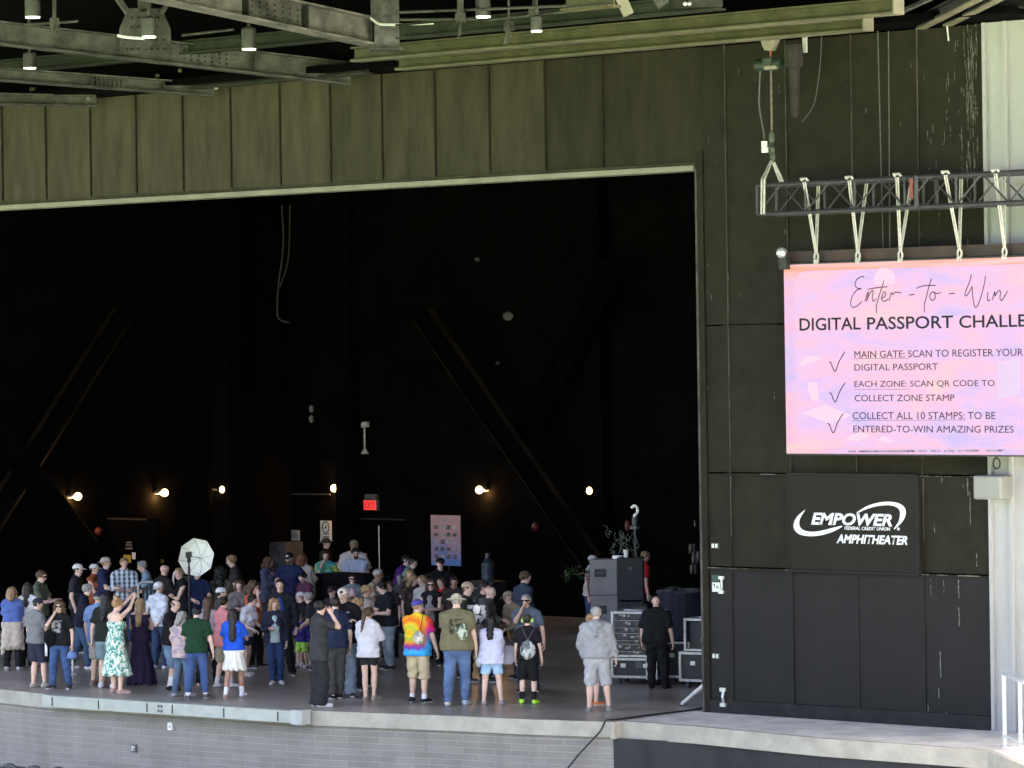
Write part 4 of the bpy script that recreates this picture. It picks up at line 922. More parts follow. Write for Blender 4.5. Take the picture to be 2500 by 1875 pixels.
# road cases and racks
m_case = mat('case_laminate',(.012,.013,.016),.45,.3,3); m_edge = mat('case_edge',(.50,.50,.48),.4,.2,8,metal=.4)
def frame_box(f, w, d, h, r=.022, z0=0):
    for x in (-w/2,w/2):
        for y in (-d/2,d/2): f.box((x,y,z0+h/2),(r*2,r*2,h))
    for z in (z0+r,z0+h-r):
        for y in (-d/2,d/2): f.box((0,y,z),(w-.05,r*1.8,r*1.8))
        for x in (-w/2,w/2): f.box((x,0,z),(r*1.8,d-.05,r*1.8))
def road_case(base, w, d, h, rz, lab, wheels=True, sticker=False):
    t = empty('road_case', base, rz, lab, 'road case'); z0 = .12 if wheels else 0
    MB().box((0,0,z0+(h-z0)/2),(w-.01,d-.01,h-z0-.01)).build('shell', m_case, t)
    f = MB(); frame_box(f, w, d, h-z0, .022, z0); f.build('edging', m_edge, t)
    if wheels:
        for x in (-w/2+.1,w/2-.1):
            for y in (-d/2+.1,d/2-.1): f = MB(); f.tube([(x-.02,y,.055),(x+.02,y,.055)], .055, 12); f.box((x,y,.1),(.07,.05,.05)); f.build('caster', m_grey, t)
    if sticker: MB().box((w*.1,-d/2-.01,h*.75),(.12,.01,.12)).build('label_plate', m_grey, t)
    f = MB()
    for x in (-w*.25,w*.25): f.box((x,-d/2-.008,z0+(h-z0)*.62),(.09,.02,.07))
    f.build('latches', m_silver, t); return t
cb = at_floor(1537,1672); cw = .86
rc = road_case(np.array([cb[0],cb[1]+.3,0]), .82, .6, hgt(cb,1537,1606), R_(20), 'black road case with silver edges under the open rack, behind the hooded man', True, True)
zc = hgt(cb,1537,1606)
t = empty('equipment_rack', (cb[0],cb[1]+.3,zc+.012), R_(20), 'open silver rack of audio gear on top of a road case', 'rack'); hh = hgt(cb,1537,1492)-zc
f = MB(); frame_box(f, .80, .56, hh*.98, .022); f.build('frame', m_edge, t)
MB().box((0,.25,hh/2),(.74,.02,hh-.1)).build('back_panel', m_case, t)
f = MB(); g2 = MB(); g3 = MB(); z = .05
while z < hh-.12:
    u = rnd.choice((.06,.09,.13)); f.box((0,-.2,z+u/2),(.72,.12,u-.012))
    for k in range(rnd.randint(4,9)): g2.box((rnd.uniform(-.33,.33),-.268,z+u/2+rnd.uniform(-.02,.02)),(rnd.uniform(.015,.06),.014,rnd.uniform(.012,.04)))
    g3.box((0,-.263,z+u-.016),(.72,.006,.006)); z += u
f.build('rack_units', mat('rack_face',(.03,.03,.032),.4,.4,9), t); g2.build('controls', mat('rack_controls',(.35,.33,.30),.4,.7,30), t); g3.build('rails', m_edge, t)
f = MB()
for k in range(5):
    x = .1+rnd.uniform(-.1,.2); f.tube(smooth([(x,-.3,hh*.7),(x+rnd.uniform(-.2,.2),-.34,hh*.5),(x+rnd.uniform(-.25,.1),-.32,hh*.25),(x+.1,-.29,.08)]), .011, 5)
f.build('patch_cables', mat('patch_cable',(.18,.13,.05),.6,.6,9), t)
f = MB(); f.box((.02,0,hh+.03),(.3,.2,.05)); f.sphere((.1,-.05,hh+.07),(.1,.06,.03)); o = f.build('coiled_strap', m_cable); o.parent = t
# tall narrow case edges beside the stage hand
for px, py, tp, w_, lab in ((1577,1676,1572,.16,'narrow upright rack case just left of the stage hand'),(1641,1672,1566,.42,'upright rack case showing just right of the stage hand')):
    b_ = at_floor(px,py); road_case(np.array([b_[0],b_[1]+.3,0]), w_, .5, hgt(b_,px,tp), R_(20), lab, True)
rb = at_floor(1700,1682); 
road_case(np.array([rb[0]+.1,rb[1]+.35,0]), .95, .6, hgt(rb,1700,1592), R_(12), 'large black road case with silver edges tucked behind the jamb', True)
zr_ = hgt(rb,1700,1592)
t = empty('gear_drawer', (rb[0]+.1,rb[1]+.35,zr_+.01), R_(12), 'open gear drawer full of cables on the large road case', 'rack')
hh = hgt(rb,1700,1512)-zr_; f = MB(); frame_box(f,.8,.5,hh,.02); f.build('frame', m_edge, t); MB().box((0,.05,hh/2),(.74,.4,hh-.06)).build('box_body', m_case, t)
f = MB()
for k in range(9): cx, cz, r_ = rnd.uniform(-.26,.26), rnd.uniform(.12,hh*.6), rnd.uniform(.05,.1); f.tube([(cx+r_*math.cos(a),-.2+.02*math.sin(3*a),cz+r_*math.sin(a)) for a in [k2*2*math.pi/12 for k2 in range(14)]], .014, 5)
f.build('coiled_leads', mat('lead_mix',(.12,.11,.10),.5,.8,12,c2=(.45,.40,.34)), t)
for px, py, tp, w_, m_, lab in ((1664,1600,1442,.95,mat('bin_navy',(.03,.034,.05),.7,.3,3),'large dark blue canvas bin in the wings'),(1706,1580,1444,.6,mat('bin_grey',(.085,.085,.10),.7,.15,3),'grey canvas bin beside the jamb')):
    b_ = at_floor(px,py); h_ = hgt(b_,px,tp); t = empty('canvas_bin', b_, 0, lab, 'bin')
    MB().lathe([(w_*.40,0),(w_*.43,h_*.3),(w_*.46,h_*.7),(w_*.47,h_),(w_*.44,h_),(w_*.42,h_*.9)], n=18).build('bag', m_, t)
    f = MB()
    f.tube([(w_*.465*math.cos(a),w_*.465*math.sin(a),h_+.025*math.sin(3*a)) for a in [k*2*math.pi/24 for k in range(25)]], [.03+.014*math.sin(k*2.1) for k in range(25)], 7, False)
    f.build('rolled_rim', mat('rim_grey',(.10,.10,.10),.8,.5,8), t)
f = MB()
for px, py in ((1687,1340),(1706,1358),(1694,1364),(1690,1390)):
    p = atY(px,py,4.5); f.sphere(p,(.04,.05,.09)); f.box(p+np.array([0,.05,0]),(.12,.06,.16))
tag(f.build('wall_connectors', mat('connector_mix',(.04,.035,.03),.5,.6,9)), 'cluster of small connectors in the dark beside the jamb', 'connectors')
# leaning pole
a_, b_ = at_floor(1664,1724), atY(1724,1668,.02); f = MB(); f.tube([a_+[0,0,.03], a_+(b_-a_)*.5+[0,0,.02]], .032); f.tube([a_+(b_-a_)*.52+[0,0,.02], b_], .032); 
t = empty('leaning_pole', a_, 0, 'white tube leg slanting out from behind the jamb', 'pole'); o = f.build('tube', m_white, t); o.location = -a_
f = MB(); f.tube([(0,0,.0),(.02,0,.06)], .04); f.build('rubber_tip', m_cable, t)

# fridge like cabinet, draped table, umbrella, chairs in the crowd
a_, b_ = atY(642,1324,BACK-.75), atY(697,1400,BACK-.75)
t = empty('glass_cabinet', ((a_[0]+b_[0])/2,BACK-.45,0), 0, 'grey upright cabinet with a glass front against the back wall', 'cabinet'); w_ = b_[0]-a_[0]; h_ = a_[2]
MB().box((0,0,h_/2),(w_,.6,h_)).build('body', m_grey, t, bevel=.01); MB().box((-w_*.12,-.31,h_*.55),(w_*.66,.03,h_*.8)).build('glass_door', mat('cab_glass',(.03,.03,.03),.25,.8,3,c2=(.17,.17,.165)), t); MB().box((w_*.36,-.32,h_*.5),(w_*.2,.02,h_*.94)).build('side_panel', mat('cab_light',(.10,.10,.10),.5,.1,4), t)
p = atY(846,1400,9.0); zt_ = p[2]
t = empty('draped_table', (p[0],9.2,0), R_(-8), 'high table covered by a black cloth near the bearded man', 'table')
f = MB(); V = []; n_ = 40
for z, am in ((0,.05),(zt_*.5,.03),(zt_-.02,.0)):
    for k in range(n_):
        a = k/n_*8; x, y = ((-1+a,-.38) if a < 2 else (1,-.38+(a-2)*.38) if a < 4 else (5-a,.38) if a < 6 else (-1,.38-(a-6)*.38)); r = 1+am*math.sin(k*2.3); V.append((x*.8*r,y*r,z))
f._add(V, [(j*n_+k, j*n_+(k+1) % n_, (j+1)*n_+(k+1) % n_, (j+1)*n_+k) for j in range(2) for k in range(n_)]+[tuple(range(2*n_,3*n_))]); f.build('cloth', m_cloth, t, True)
MB().box((0,0,zt_-.05),(1.5,.7,.03)).build('table_top', m_black, t)
for x in (-.7,.7):
    for y in (-.3,.3): MB().tube([(x,y,0),(x,y,zt_-.06)], .02).build('leg', m_grey, t)
# photo umbrella on a stand
uc = atY(480,1361,2.2); ub = np.array([uc[0]+.0,uc[1]-.1,0])
t = empty('photo_umbrella', ub, 0, 'white photo umbrella on a dark light stand in the crowd', 'umbrella light')
m_umb = mat('umbrella_white',(.84,.84,.76),.7,.04,5)
ax = Vector((.62*_r[0]-.3*_f[0]*1.0, .62*_r[1]-.3*_f[1], -.10)); ax = (Vector(_f)*-.8+Vector(_r)*-.28+Vector((0,0,.12))).normalized()
q = ax.to_track_quat('Z','Y').to_matrix(); c = Vector(uc-ub)
f = MB(); V = []; n_ = 8; Rr = .38
ring = []
for j, (r, z) in enumerate(((.02,-.20),(.16,-.175),(.29,-.10),(.375,.02))):
    for k in range(8):
        a = 2*math.pi*k/8+.2
        V.append(c+q@Vector((r*math.cos(a),r*math.sin(a),z)))
f._add(V, [(j*8+k, j*8+(k+1) % 8, (j+1)*8+(k+1) % 8, (j+1)*8+k) for j in range(3) for k in range(8)]+[tuple(range(8))]); f.build('canopy', m_umb, t)
f = MB()
for k in range(8):
    a = 2*math.pi*k/8+.2; f.tube([c+q@Vector((r*math.cos(a),r*math.sin(a),z+.012)) for r,z in ((.02,-.20),(.16,-.175),(.29,-.10),(.372,.02))], .006, 5)
f.build('ribs', mat('rib_pale',(.5,.5,.46),.5,.1,8), t)
f = MB(); f.tube([c+q@Vector((0,0,-.22)), c+q@Vector((0,0,.42))], .008); f.build('shaft', m_grey, t)
hd = c+q@Vector((0,0,.36)); f = MB(); f.box(hd+Vector((0,0,.02)),(.10,.24,.10), TH, None); f.box(hd+Vector((0,0,-.08)),(.05,.06,.1)); f.build('flash_head', m_cable, t)
f = MB(); f.tube([(hd.x,hd.y,0.02),(hd.x,hd.y,hd.z-.08)], .018); f.tube([(hd.x,hd.y,.9),(hd.x,hd.y,hd.z*.9)], .024); f.build('pole', m_cable, t)
for k in range(3):
    a = R_(30+120*k); MB().tube([(hd.x,hd.y,.75),(hd.x+.55*math.cos(a),hd.y+.55*math.sin(a),.015)], .014).build('leg', m_cable, t)
# tall folding chairs with silver hoop backs
def hoop_chair(px, py, Y, lab, rot):
    p = atY(px, py, Y); t = empty('hoop_chair', (p[0],Y,0), rot, lab, 'chair'); H = p[2]; w = .26
    f = MB(); f.tube(smooth([(-w,0,.02),(-w,0,H*.6),(-w,0,H-.1),(-w*.7,0,H-.01),(0,0,H),(w*.7,0,H-.01),(w,0,H-.1),(w,0,H*.6),(w,0,.02)],5), .024); f.build('hoop_frame', m_edge, t)
    f = MB()
    for k in range(5): f.box((-.16+.08*k,0,H-.40),(.045,.015,.5))
    f.box((0,0,H-.13),(.42,.02,.05)); f.build('back_slats', m_black, t)
    MB().box((0,-.24,H*.5),(.46,.46,.04)).build('seat', m_black, t)
    for s in (-1,1): MB().tube([(s*.22,-.44,.02),(s*.22,-.02,H*.62)], .016).build('leg', m_edge, t)
hoop_chair(*xw(1565,388),4.0,'tall silver hoop back chair behind the man in the white bandana',R_(25))
hoop_chair(455,1394,5.6,'tall silver hoop back chair beside the photo umbrella stand',R_(40))
b_ = at_floor(178,1646); t = empty('stanchion_post', b_, 0, 'slim silver stanchion post standing in the crowd at left', 'stanchion')
MB().tube([(0,0,.02),(0,0,hgt(b_,177,1558))], .022).build('pole', m_silver, t); MB().lathe([(.16,0),(.16,.02),(.03,.05)], n=16).build('base', m_silver, t)
# water jug on a crate
p = atY(1191,1380,10.0); t = empty('water_jug', (p[0],10.0,p[2]-.32), 0, 'blue and clear water jug in the dark at the back', 'jug'); MB().lathe([(.13,0),(.14,.05),(.14,.36),(.06,.46),(.05,.52)], n=14).build('bottle', mat('jug_blue',(.008,.02,.05),.4,.7,9,c2=(.05,.065,.08)), t); MB().lathe([(.055,.52),(.055,.56)], n=10).build('cap', m_grey, t)
t = empty('utility_table', (p[0],10.0,0), 0, 'black crate table under the water jug', 'table'); MB().box((0,0,p[2]-.34),(.7,.5,.04)).build('top', m_black, t); MB().box((0,0,(p[2]-.36)/2),(.6,.44,p[2]-.36)).build('crate', m_black, t)
# ------------------------------------------------------------------ people: signed distance bodies meshed by surface nets
def surface_nets(f, o, h):
    s = f < 0
    cs = np.zeros(tuple(n-1 for n in f.shape), np.int8)
    for i in (0,1):
        for j in (0,1):
            for k in (0,1): cs += s[i:s.shape[0]-1+i, j:s.shape[1]-1+j, k:s.shape[2]-1+k]
    I = np.argwhere((cs > 0) & (cs < 8)); 
    if len(I) == 0: return np.zeros((0,3)), np.zeros((0,4), int)
    idx = -np.ones(cs.shape, np.int32); idx[I[:,0],I[:,1],I[:,2]] = np.arange(len(I))
    acc = np.zeros((len(I),3)); cnt = np.zeros(len(I))
    C = [(i,j,k) for i in (0,1) for j in (0,1) for k in (0,1)]
    V = {c: f[I[:,0]+c[0], I[:,1]+c[1], I[:,2]+c[2]] for c in C}
    for c in C:
        for ax in range(3):
            if c[ax]: continue
            d = list(c); d[ax] = 1; a, b = V[c], V[tuple(d)]; m = (a < 0) != (b < 0)
            t = np.where(m, a/np.where(m, a-b, 1), 0); p = np.tile(np.array(c, float), (len(I),1)); p[:,ax] = t
            acc[m] += p[m]; cnt[m] += 1
    v = (I+acc/cnt[:,None])*h+o
    F = []
    for ax in range(3):
        sl0 = [slice(None)]*3; sl1 = [slice(None)]*3; sl0[ax] = slice(0,-1); sl1[ax] = slice(1,None)
        a, b = s[tuple(sl0)], s[tuple(sl1)]; E_ = np.argwhere(a != b)
        u, w = (ax+1) % 3, (ax+2) % 3
        E_ = E_[(E_[:,u] > 0) & (E_[:,w] > 0) & (E_[:,u] < f.shape[u]-1) & (E_[:,w] < f.shape[w]-1)]
        if not len(E_): continue
        def at(du, dw): q = E_.copy(); q[:,u] += du; q[:,w] += dw; return idx[q[:,0],q[:,1],q[:,2]]
        q = np.stack([at(-1,-1), at(0,-1), at(0,0), at(-1,0)], 1)
        fl = ~s[E_[:,0],E_[:,1],E_[:,2]]; q[fl] = q[fl][:,::-1]; F.append(q)
    return v, np.concatenate(F)

def A_(*v): return np.array(v, float)
class SDF:
    def __init__(s): s.P = []
    def cap(s, a, b, ra, rb=None, flat=1.0, n=(0,1,0), cut=None, k=0.03):
        """tapered capsule a-b; flat > 1 squashes it along n; cut=(point, normal) keeps the side behind the normal"""
        s.P.append((A_(*a), A_(*b), ra, rb if rb is not None else ra, flat, A_(*n), cut, k)); return s
    def mesh(s, h, cuts=(), noise=None, keep=None):
        lo = np.min([np.minimum(p[0],p[1])-max(p[2],p[3]) for p in s.P], 0)-2.5*h; hi = np.max([np.maximum(p[0],p[1])+max(p[2],p[3]) for p in s.P], 0)+2.5*h
        n = np.ceil((hi-lo)/h).astype(int)+1
        X = [lo[i]+h*np.arange(n[i]) for i in range(3)]
        f = np.full(n, 1.0, np.float32)
        for a, b, ra, rb, fl, nn, cut, k in s.P:
            R = max(ra, rb)+k+.03; l, u = np.minimum(a,b)-R, np.maximum(a,b)+R
            i0 = [max(0, int((l[i]-lo[i])/h)) for i in range(3)]; i1 = [min(n[i], int((u[i]-lo[i])/h)+2) for i in range(3)]
            g = np.stack(np.meshgrid(*[X[i][i0[i]:i1[i]] for i in range(3)], indexing='ij'), -1)-a
            ba = b-a; L = max(np.dot(ba,ba), 1e-9); t = np.clip(g@ba/L, 0, 1); q = g-t[...,None]*ba
            if fl != 1.0: q = q+((fl-1)*(q@nn))[...,None]*nn
            d = np.sqrt((q*q).sum(-1))-(ra+(rb-ra)*t)
            if fl > 1: d = d*(.55+.45/fl)
            if cut is not None: d = np.maximum(d, (g+a-cut[0])@cut[1])
            sl = tuple(slice(i0[i], i1[i]) for i in range(3)); o = f[sl]
            hh = np.clip(k-np.abs(o-d), 0, None)/k if k > 0 else 0
            f[sl] = np.minimum(o, d)-hh*hh*k*.25
        if cuts or noise:
            g = np.stack(np.meshgrid(*X, indexing='ij'), -1)
            if noise: f = f+noise(g[...,0], g[...,1], g[...,2])
            for c, nn in cuts: f = np.maximum(f, (g-A_(*c))@A_(*nn))
        f[0] = f[-1] = 1; f[:,0] = f[:,-1] = 1; f[:,:,0] = f[:,:,-1] = 1
        return surface_nets(f, lo, h)

def mk(name, v, f, mats, parent, mi=None):
    me = bpy.data.meshes.new(name); v = np.asarray(v, np.float32); f = np.asarray(f, np.int32)
    me.vertices.add(len(v)); me.vertices.foreach_set('co', v.ravel()); me.loops.add(f.size); me.loops.foreach_set('vertex_index', f.ravel())
    me.polygons.add(len(f)); me.polygons.foreach_set('loop_start', np.arange(0, f.size, 4, dtype=np.int32)); me.polygons.foreach_set('use_smooth', np.ones(len(f), bool))
    for m in (mats if isinstance(mats, list) else [mats]): me.materials.append(m)
    if mi is not None: me.polygons.foreach_set('material_index', mi)
    me.update(calc_edges=True); o = bpy.data.objects.new(name, me); col.objects.link(o); o.parent = parent; return o

def rotx(a): c, s = math.cos(a), math.sin(a); return np.array([[1,0,0],[0,c,-s],[0,s,c]])
def rotz(a): c, s = math.cos(a), math.sin(a); return np.array([[c,-s,0],[s,c,0],[0,0,1]])
def unit(v): return v/max(np.linalg.norm(v), 1e-9)

# hand: palm plus four unequal curled fingers and a thumb that leaves the palm's side (local: y along the fingers, z back of the hand, thumb at +x)
def hand_mesh(curl):
    V = []; F = []
    def tube(P, R, n=6):
        b = len(V); px = None
        for i, p in enumerate(P):
            d = unit(P[min(i+1,len(P)-1)]-P[max(i-1,0)]); x = unit(np.cross(d, A_(0,0,1) if abs(d[2]) < .9 else A_(1,0,0))); y = np.cross(d, x)
            for k in range(n): a = 2*math.pi*k/n; V.append(p+(x*math.cos(a)+y*math.sin(a))*R[i])
        for i in range(len(P)-1):
            for k in range(n): q0, q1 = b+i*n+k, b+i*n+(k+1) % n; F.append((q0,q1,q1+n,q0+n))
        V.append(P[-1]+unit(P[-1]-P[-2])*R[-1]*.6); tp = len(V)-1; e = b+(len(P)-1)*n
        for k in range(0, n, 2): F.append((e+k, e+(k+1) % n, e+(k+2) % n, tp))
    def slab(P, W, T):
        b = len(V)
        for p, w, t in zip(P, W, T):
            for k in range(8): a = 2*math.pi*k/8; V.append(p+A_(w*math.cos(a),0,t*math.sin(a)))
        for i in range(len(P)-1):
            for k in range(8): q0, q1 = b+i*8+k, b+i*8+(k+1) % 8; F.append((q0,q1,q1+8,q0+8))
        e = b+(len(P)-1)*8; F.append((e,e+2,e+4,e+6)); F.append((b+6,b+4,b+2,b))
    slab([A_(0,-.02,0),A_(0,.02,0),A_(0,.06,0),A_(0,.095,-.004)], [.026,.036,.042,.040], [.02,.018,.016,.012])
    for x, l, c in ((.03,.072,1.0),(.011,.080,.95),(-.010,.075,1.05),(-.030,.058,1.15)):
        p = A_(x,.088,-.002); P = [p]; ang = -.1
        for seg, dl in enumerate((.45,.32,.25)):
            ang -= curl*c*(.55 if seg == 0 else .75); p = p+A_(x*.25*dl, math.cos(ang), math.sin(ang))*l*dl; P.append(p)
        tube(P, [.0095,.009,.008,.0065])
    th = [A_(.028,.02,-.004), A_(.050,.045,-.014), A_(.056,.072,-.024-.012*curl), A_(.050,.094,-.034-.02*curl)]
    tube(th, [.013,.0115,.010,.008]); return np.array(V), np.array(F)
HANDS = {c: hand_mesh(c) for c in (.25,.6,1.1)}

# ------------------------------------------------------------------ cloth, skin and hair materials
def skin(c, name): 
    m = mat(name, c, .5, .10, 9, spec=.35); b = m.node_tree.nodes['Principled BSDF']; return m
SK = {'fair': skin((.72,.48,.38),'fair_skin'), 'light': skin((.62,.39,.29),'light_skin'), 'tan': skin((.40,.225,.15),'tan_skin'), 'brown': skin((.22,.115,.07),'brown_skin'), 'red': skin((.64,.42,.34),'flushed_skin')}
HC = {'blond': (.42,.30,.14), 'sand': (.28,.18,.09), 'brown': (.085,.048,.026), 'dark': (.022,.015,.011), 'black': (.010,.009,.009), 'grey': (.30,.28,.26), 'white': (.55,.53,.50), 'auburn': (.16,.06,.03), 'curlyb': (.33,.20,.09)}
def hairm(k): return mat('hair_'+k, HC[k], .55, .45, 6, .5, 60, stretch=(6,6,1.2), spec=.4)
def clothm(c, kind='plain', c2=None, c3=None):
    key = ('cloth', tuple(c), kind, c2, c3)
    if key in MC: return MC[key]
    m, t, b, N, L = nodes('cloth_'+kind)
    tc = N('ShaderNodeTexCoord'); b.inputs['Roughness'].default_value = .85; b.inputs['Specular IOR Level'].default_value = .2
    def noise(s, d=3, st=(1,1,1), dist=0):
        mp = N('ShaderNodeMapping'); mp.inputs['Scale'].default_value = st; L(tc.outputs['Object'], mp.inputs[0])
        n = N('ShaderNodeTexNoise'); n.inputs['Scale'].default_value = s; n.inputs['Detail'].default_value = d; n.inputs['Distortion'].default_value = dist; L(mp.outputs[0], n.inputs['Vector']); return n.outputs['Fac']
    def ramp(fac, stops, const=False):
        cr = N('ShaderNodeValToRGB'); e = cr.color_ramp.elements
        if const: cr.color_ramp.interpolation = 'CONSTANT'
        e[0].position, e[0].color = stops[0][0], c4(stops[0][1]); e[1].position, e[1].color = stops[-1][0], c4(stops[-1][1])
        for p, cc in stops[1:-1]: x = e.new(p); x.color = c4(cc)
        L(fac, cr.inputs[0]); return cr.outputs[0]
    base = ramp(noise(7,4), [(.3,[x*.86 for x in c]),(.7,[min(1,x*1.1) for x in c])])
    out = base
    if kind == 'denim': out = ramp(noise(3.5,5), [(.3,[x*.6 for x in c]),(.55,c),(.78,[min(1,x*1.7) for x in c])])
    elif kind == 'tiedye':
        sx = N('ShaderNodeSeparateXYZ'); L(tc.outputs['Object'], sx.inputs[0])
        def dist(p):
            vs = N('ShaderNodeVectorMath'); vs.operation = 'DISTANCE'; L(tc.outputs['Object'], vs.inputs[0]); vs.inputs[1].default_value = p; return vs.outputs['Value']
        def madd(a_, k, b_):
            q = N('ShaderNodeMath'); q.operation = 'MULTIPLY_ADD'; L(a_, q.inputs[0]); q.inputs[1].default_value = k
            if isinstance(b_, float): q.inputs[2].default_value = b_
            else: L(b_, q.inputs[2])
            return q.outputs[0]
        nz_ = noise(7,4,dist=1.6)
        swirl = N('ShaderNodeMath'); swirl.operation = 'FRACT'; L(madd(dist((-.09,-.12,1.18)), 3.4, madd(nz_, .5, 0.0)), swirl.inputs[0])
        c_a = ramp(swirl.outputs[0], [(0,(.75,.13,.02)),(.25,(.85,.36,.02)),(.45,(.80,.58,.03)),(.62,(.38,.52,.05)),(.8,(.80,.50,.03)),(1,(.75,.13,.02))])
        c_b = ramp(madd(nz_, .35, madd(sx.outputs['Z'], 1.6, -1.45)), [(.02,(.03,.25,.70)),(.14,(.05,.42,.75)),(.24,(.12,.05,.42)),(.36,(.60,.05,.06)),(.5,(.78,.16,.02)),(1,(.8,.4,.03))])
        c_c = ramp(madd(nz_, .5, madd(sx.outputs['Z'], 2.2, -2.45)), [(.1,(.03,.30,.65)),(.35,(.16,.03,.40)),(.6,(.65,.02,.10)),(.9,(.75,.08,.03))])
        def mixf(f_, a_, b_):
            q = N('ShaderNodeMix'); q.data_type = 'RGBA'; q.clamp_factor = True; L(f_, q.inputs['Factor']); L(a_, q.inputs['A']); L(b_, q.inputs['B']); return q.outputs['Result']
        out = mixf(madd(nz_, .6, madd(sx.outputs['Z'], -9.0, 9.35)), c_a, c_b)
        out = mixf(madd(nz_, 1.2, madd(sx.outputs['X'], 12.0, -2.3)), out, c_c)
    elif kind == 'tiegreen':
        out = ramp(noise(5,4,dist=1.2), [(.3,(.03,.20,.45)),(.45,(.06,.40,.45)),(.55,(.30,.50,.06)),(.7,(.60,.60,.12))])
    elif kind == 'plaid':
        w1 = N('ShaderNodeTexWave'); w1.inputs['Scale'].default_value = 3.2; w1.inputs['Distortion'].default_value = 1.0; L(tc.outputs['Object'], w1.inputs['Vector']); w1.bands_direction = 'X'
        w2 = N('ShaderNodeTexWave'); w2.inputs['Scale'].default_value = 3.6; w2.bands_direction = 'Z'; L(tc.outputs['Object'], w2.inputs['Vector'])
        mm = N('ShaderNodeMath'); mm.operation = 'ADD'; L(w1.outputs['Fac'], mm.inputs[0]); m2 = N('ShaderNodeMath'); m2.operation = 'MULTIPLY'; m2.inputs[1].default_value = .5; L(w2.outputs['Fac'], m2.inputs[0]); L(m2.outputs[0], mm.inputs[1])
        out = ramp(mm.outputs[0], [(.2,c),(.6,[x*.5+.2 for x in c]),(.95,c2 or (.6,.65,.7))])
    elif kind in ('floral', 'blotch', 'stripe'):
        n = noise(13 if kind == 'floral' else 9, 3, dist=1.5 if kind == 'floral' else .6, st=(1,1,1) if kind != 'stripe' else (4,.2,.2))
        out = ramp(n, [(.38,c3 or c2),(.47,c2),(.53,c),(.7,c)])
    elif kind in ('backprint', 'frontprint'):
        # a faded print in a patch of the chest or back
        sx = N('ShaderNodeSeparateXYZ'); L(tc.outputs['Object'], sx.inputs[0])
        def band(o, a, b_):
            q = N('ShaderNodeMath'); q.operation = 'COMPARE'; L(o, q.inputs[0]); q.inputs[1].default_value = (a+b_)/2; q.inputs[2].default_value = abs(b_-a)/2; return q.outputs[0]
        mx_ = N('ShaderNodeMath'); mx_.operation = 'MULTIPLY'; L(band(sx.outputs['X'],-.10,.10), mx_.inputs[0]); L(band(sx.outputs['Z'],1.12,1.36), mx_.inputs[1])
        my = N('ShaderNodeMath'); my.operation = 'MULTIPLY'; L(mx_.outputs[0], my.inputs[0]); L(band(sx.outputs['Y'],-.6,-.02) if kind == 'backprint' else band(sx.outputs['Y'],.02,.6), my.inputs[1])
        th = N('ShaderNodeMath'); th.operation = 'GREATER_THAN'; L(noise(16,2), th.inputs[0]); th.inputs[1].default_value = .5
        mz = N('ShaderNodeMath'); mz.operation = 'MULTIPLY'; L(my.outputs[0], mz.inputs[0]); L(th.outputs[0], mz.inputs[1])
        mm = N('ShaderNodeMix'); mm.data_type = 'RGBA'; L(mz.outputs[0], mm.inputs['Factor']); L(base, mm.inputs['A']); mm.inputs['B'].default_value = c4(c2); out = mm.outputs['Result']
    L(out, b.inputs['Base Color'])
    n2 = N('ShaderNodeTexNoise'); n2.inputs['Scale'].default_value = 9; n2.inputs['Detail'].default_value = 2; mp = N('ShaderNodeMapping'); mp.inputs['Scale'].default_value = (1,1,.45); L(tc.outputs['Object'], mp.inputs[0]); L(mp.outputs[0], n2.inputs['Vector'])
    bp = N('ShaderNodeBump'); bp.inputs['Strength'].default_value = .4; bp.inputs['Distance'].default_value = .02; L(n2.outputs['Fac'], bp.inputs['Height']); L(bp.outputs[0], b.inputs['Normal'])
    MC[key] = m; return m
m_eye = mat('eye_dark',(.02,.015,.012),.3,.1,5); m_brow = m_eye; m_lip = mat('lip_pink',(.36,.13,.10),.5,.1,8); m_shade = mat('sunglass_black',(.006,.006,.007),.15,.1,5)

ARM = {  # hand target for the right side (x out, y forward, z up, metres for a 1.75 m figure), elbow pole, curl, palm hint
 'down': ((.29,.05,.84),(.3,-.8,.2),.6), 'phone': ((.09,.33,1.16),(.5,-.3,-.7),1.1), 'mouth': ((.05,.15,1.50),(.5,.1,-.8),.6), 'hip': ((.20,.05,1.00),(1,-.5,.1),.6),
 'pocket': ((.22,.07,.90),(.6,-.8,.1),.6), 'cross': ((-.10,.22,1.20),(.5,.1,-.7),.6), 'up': ((.06,.16,1.80),(.9,.3,.1),.6), 'photo': ((.07,.36,1.74),(.7,.3,-.4),.6), 'fwd': ((.16,.33,1.10),(.3,-.3,-.9),.6),
 'back': ((.07,-.16,.95),(.8,-.6,.1),.6), 'reach': ((.22,.50,1.28),(.3,-.2,-.9),.25), 'low': ((.14,.30,.92),(.5,-.5,-.3),.6), 'out': ((.40,-.10,.93),(.2,-.8,-.1),.25), 'brow': ((.10,.14,1.72),(.9,.2,-.2),.6)}

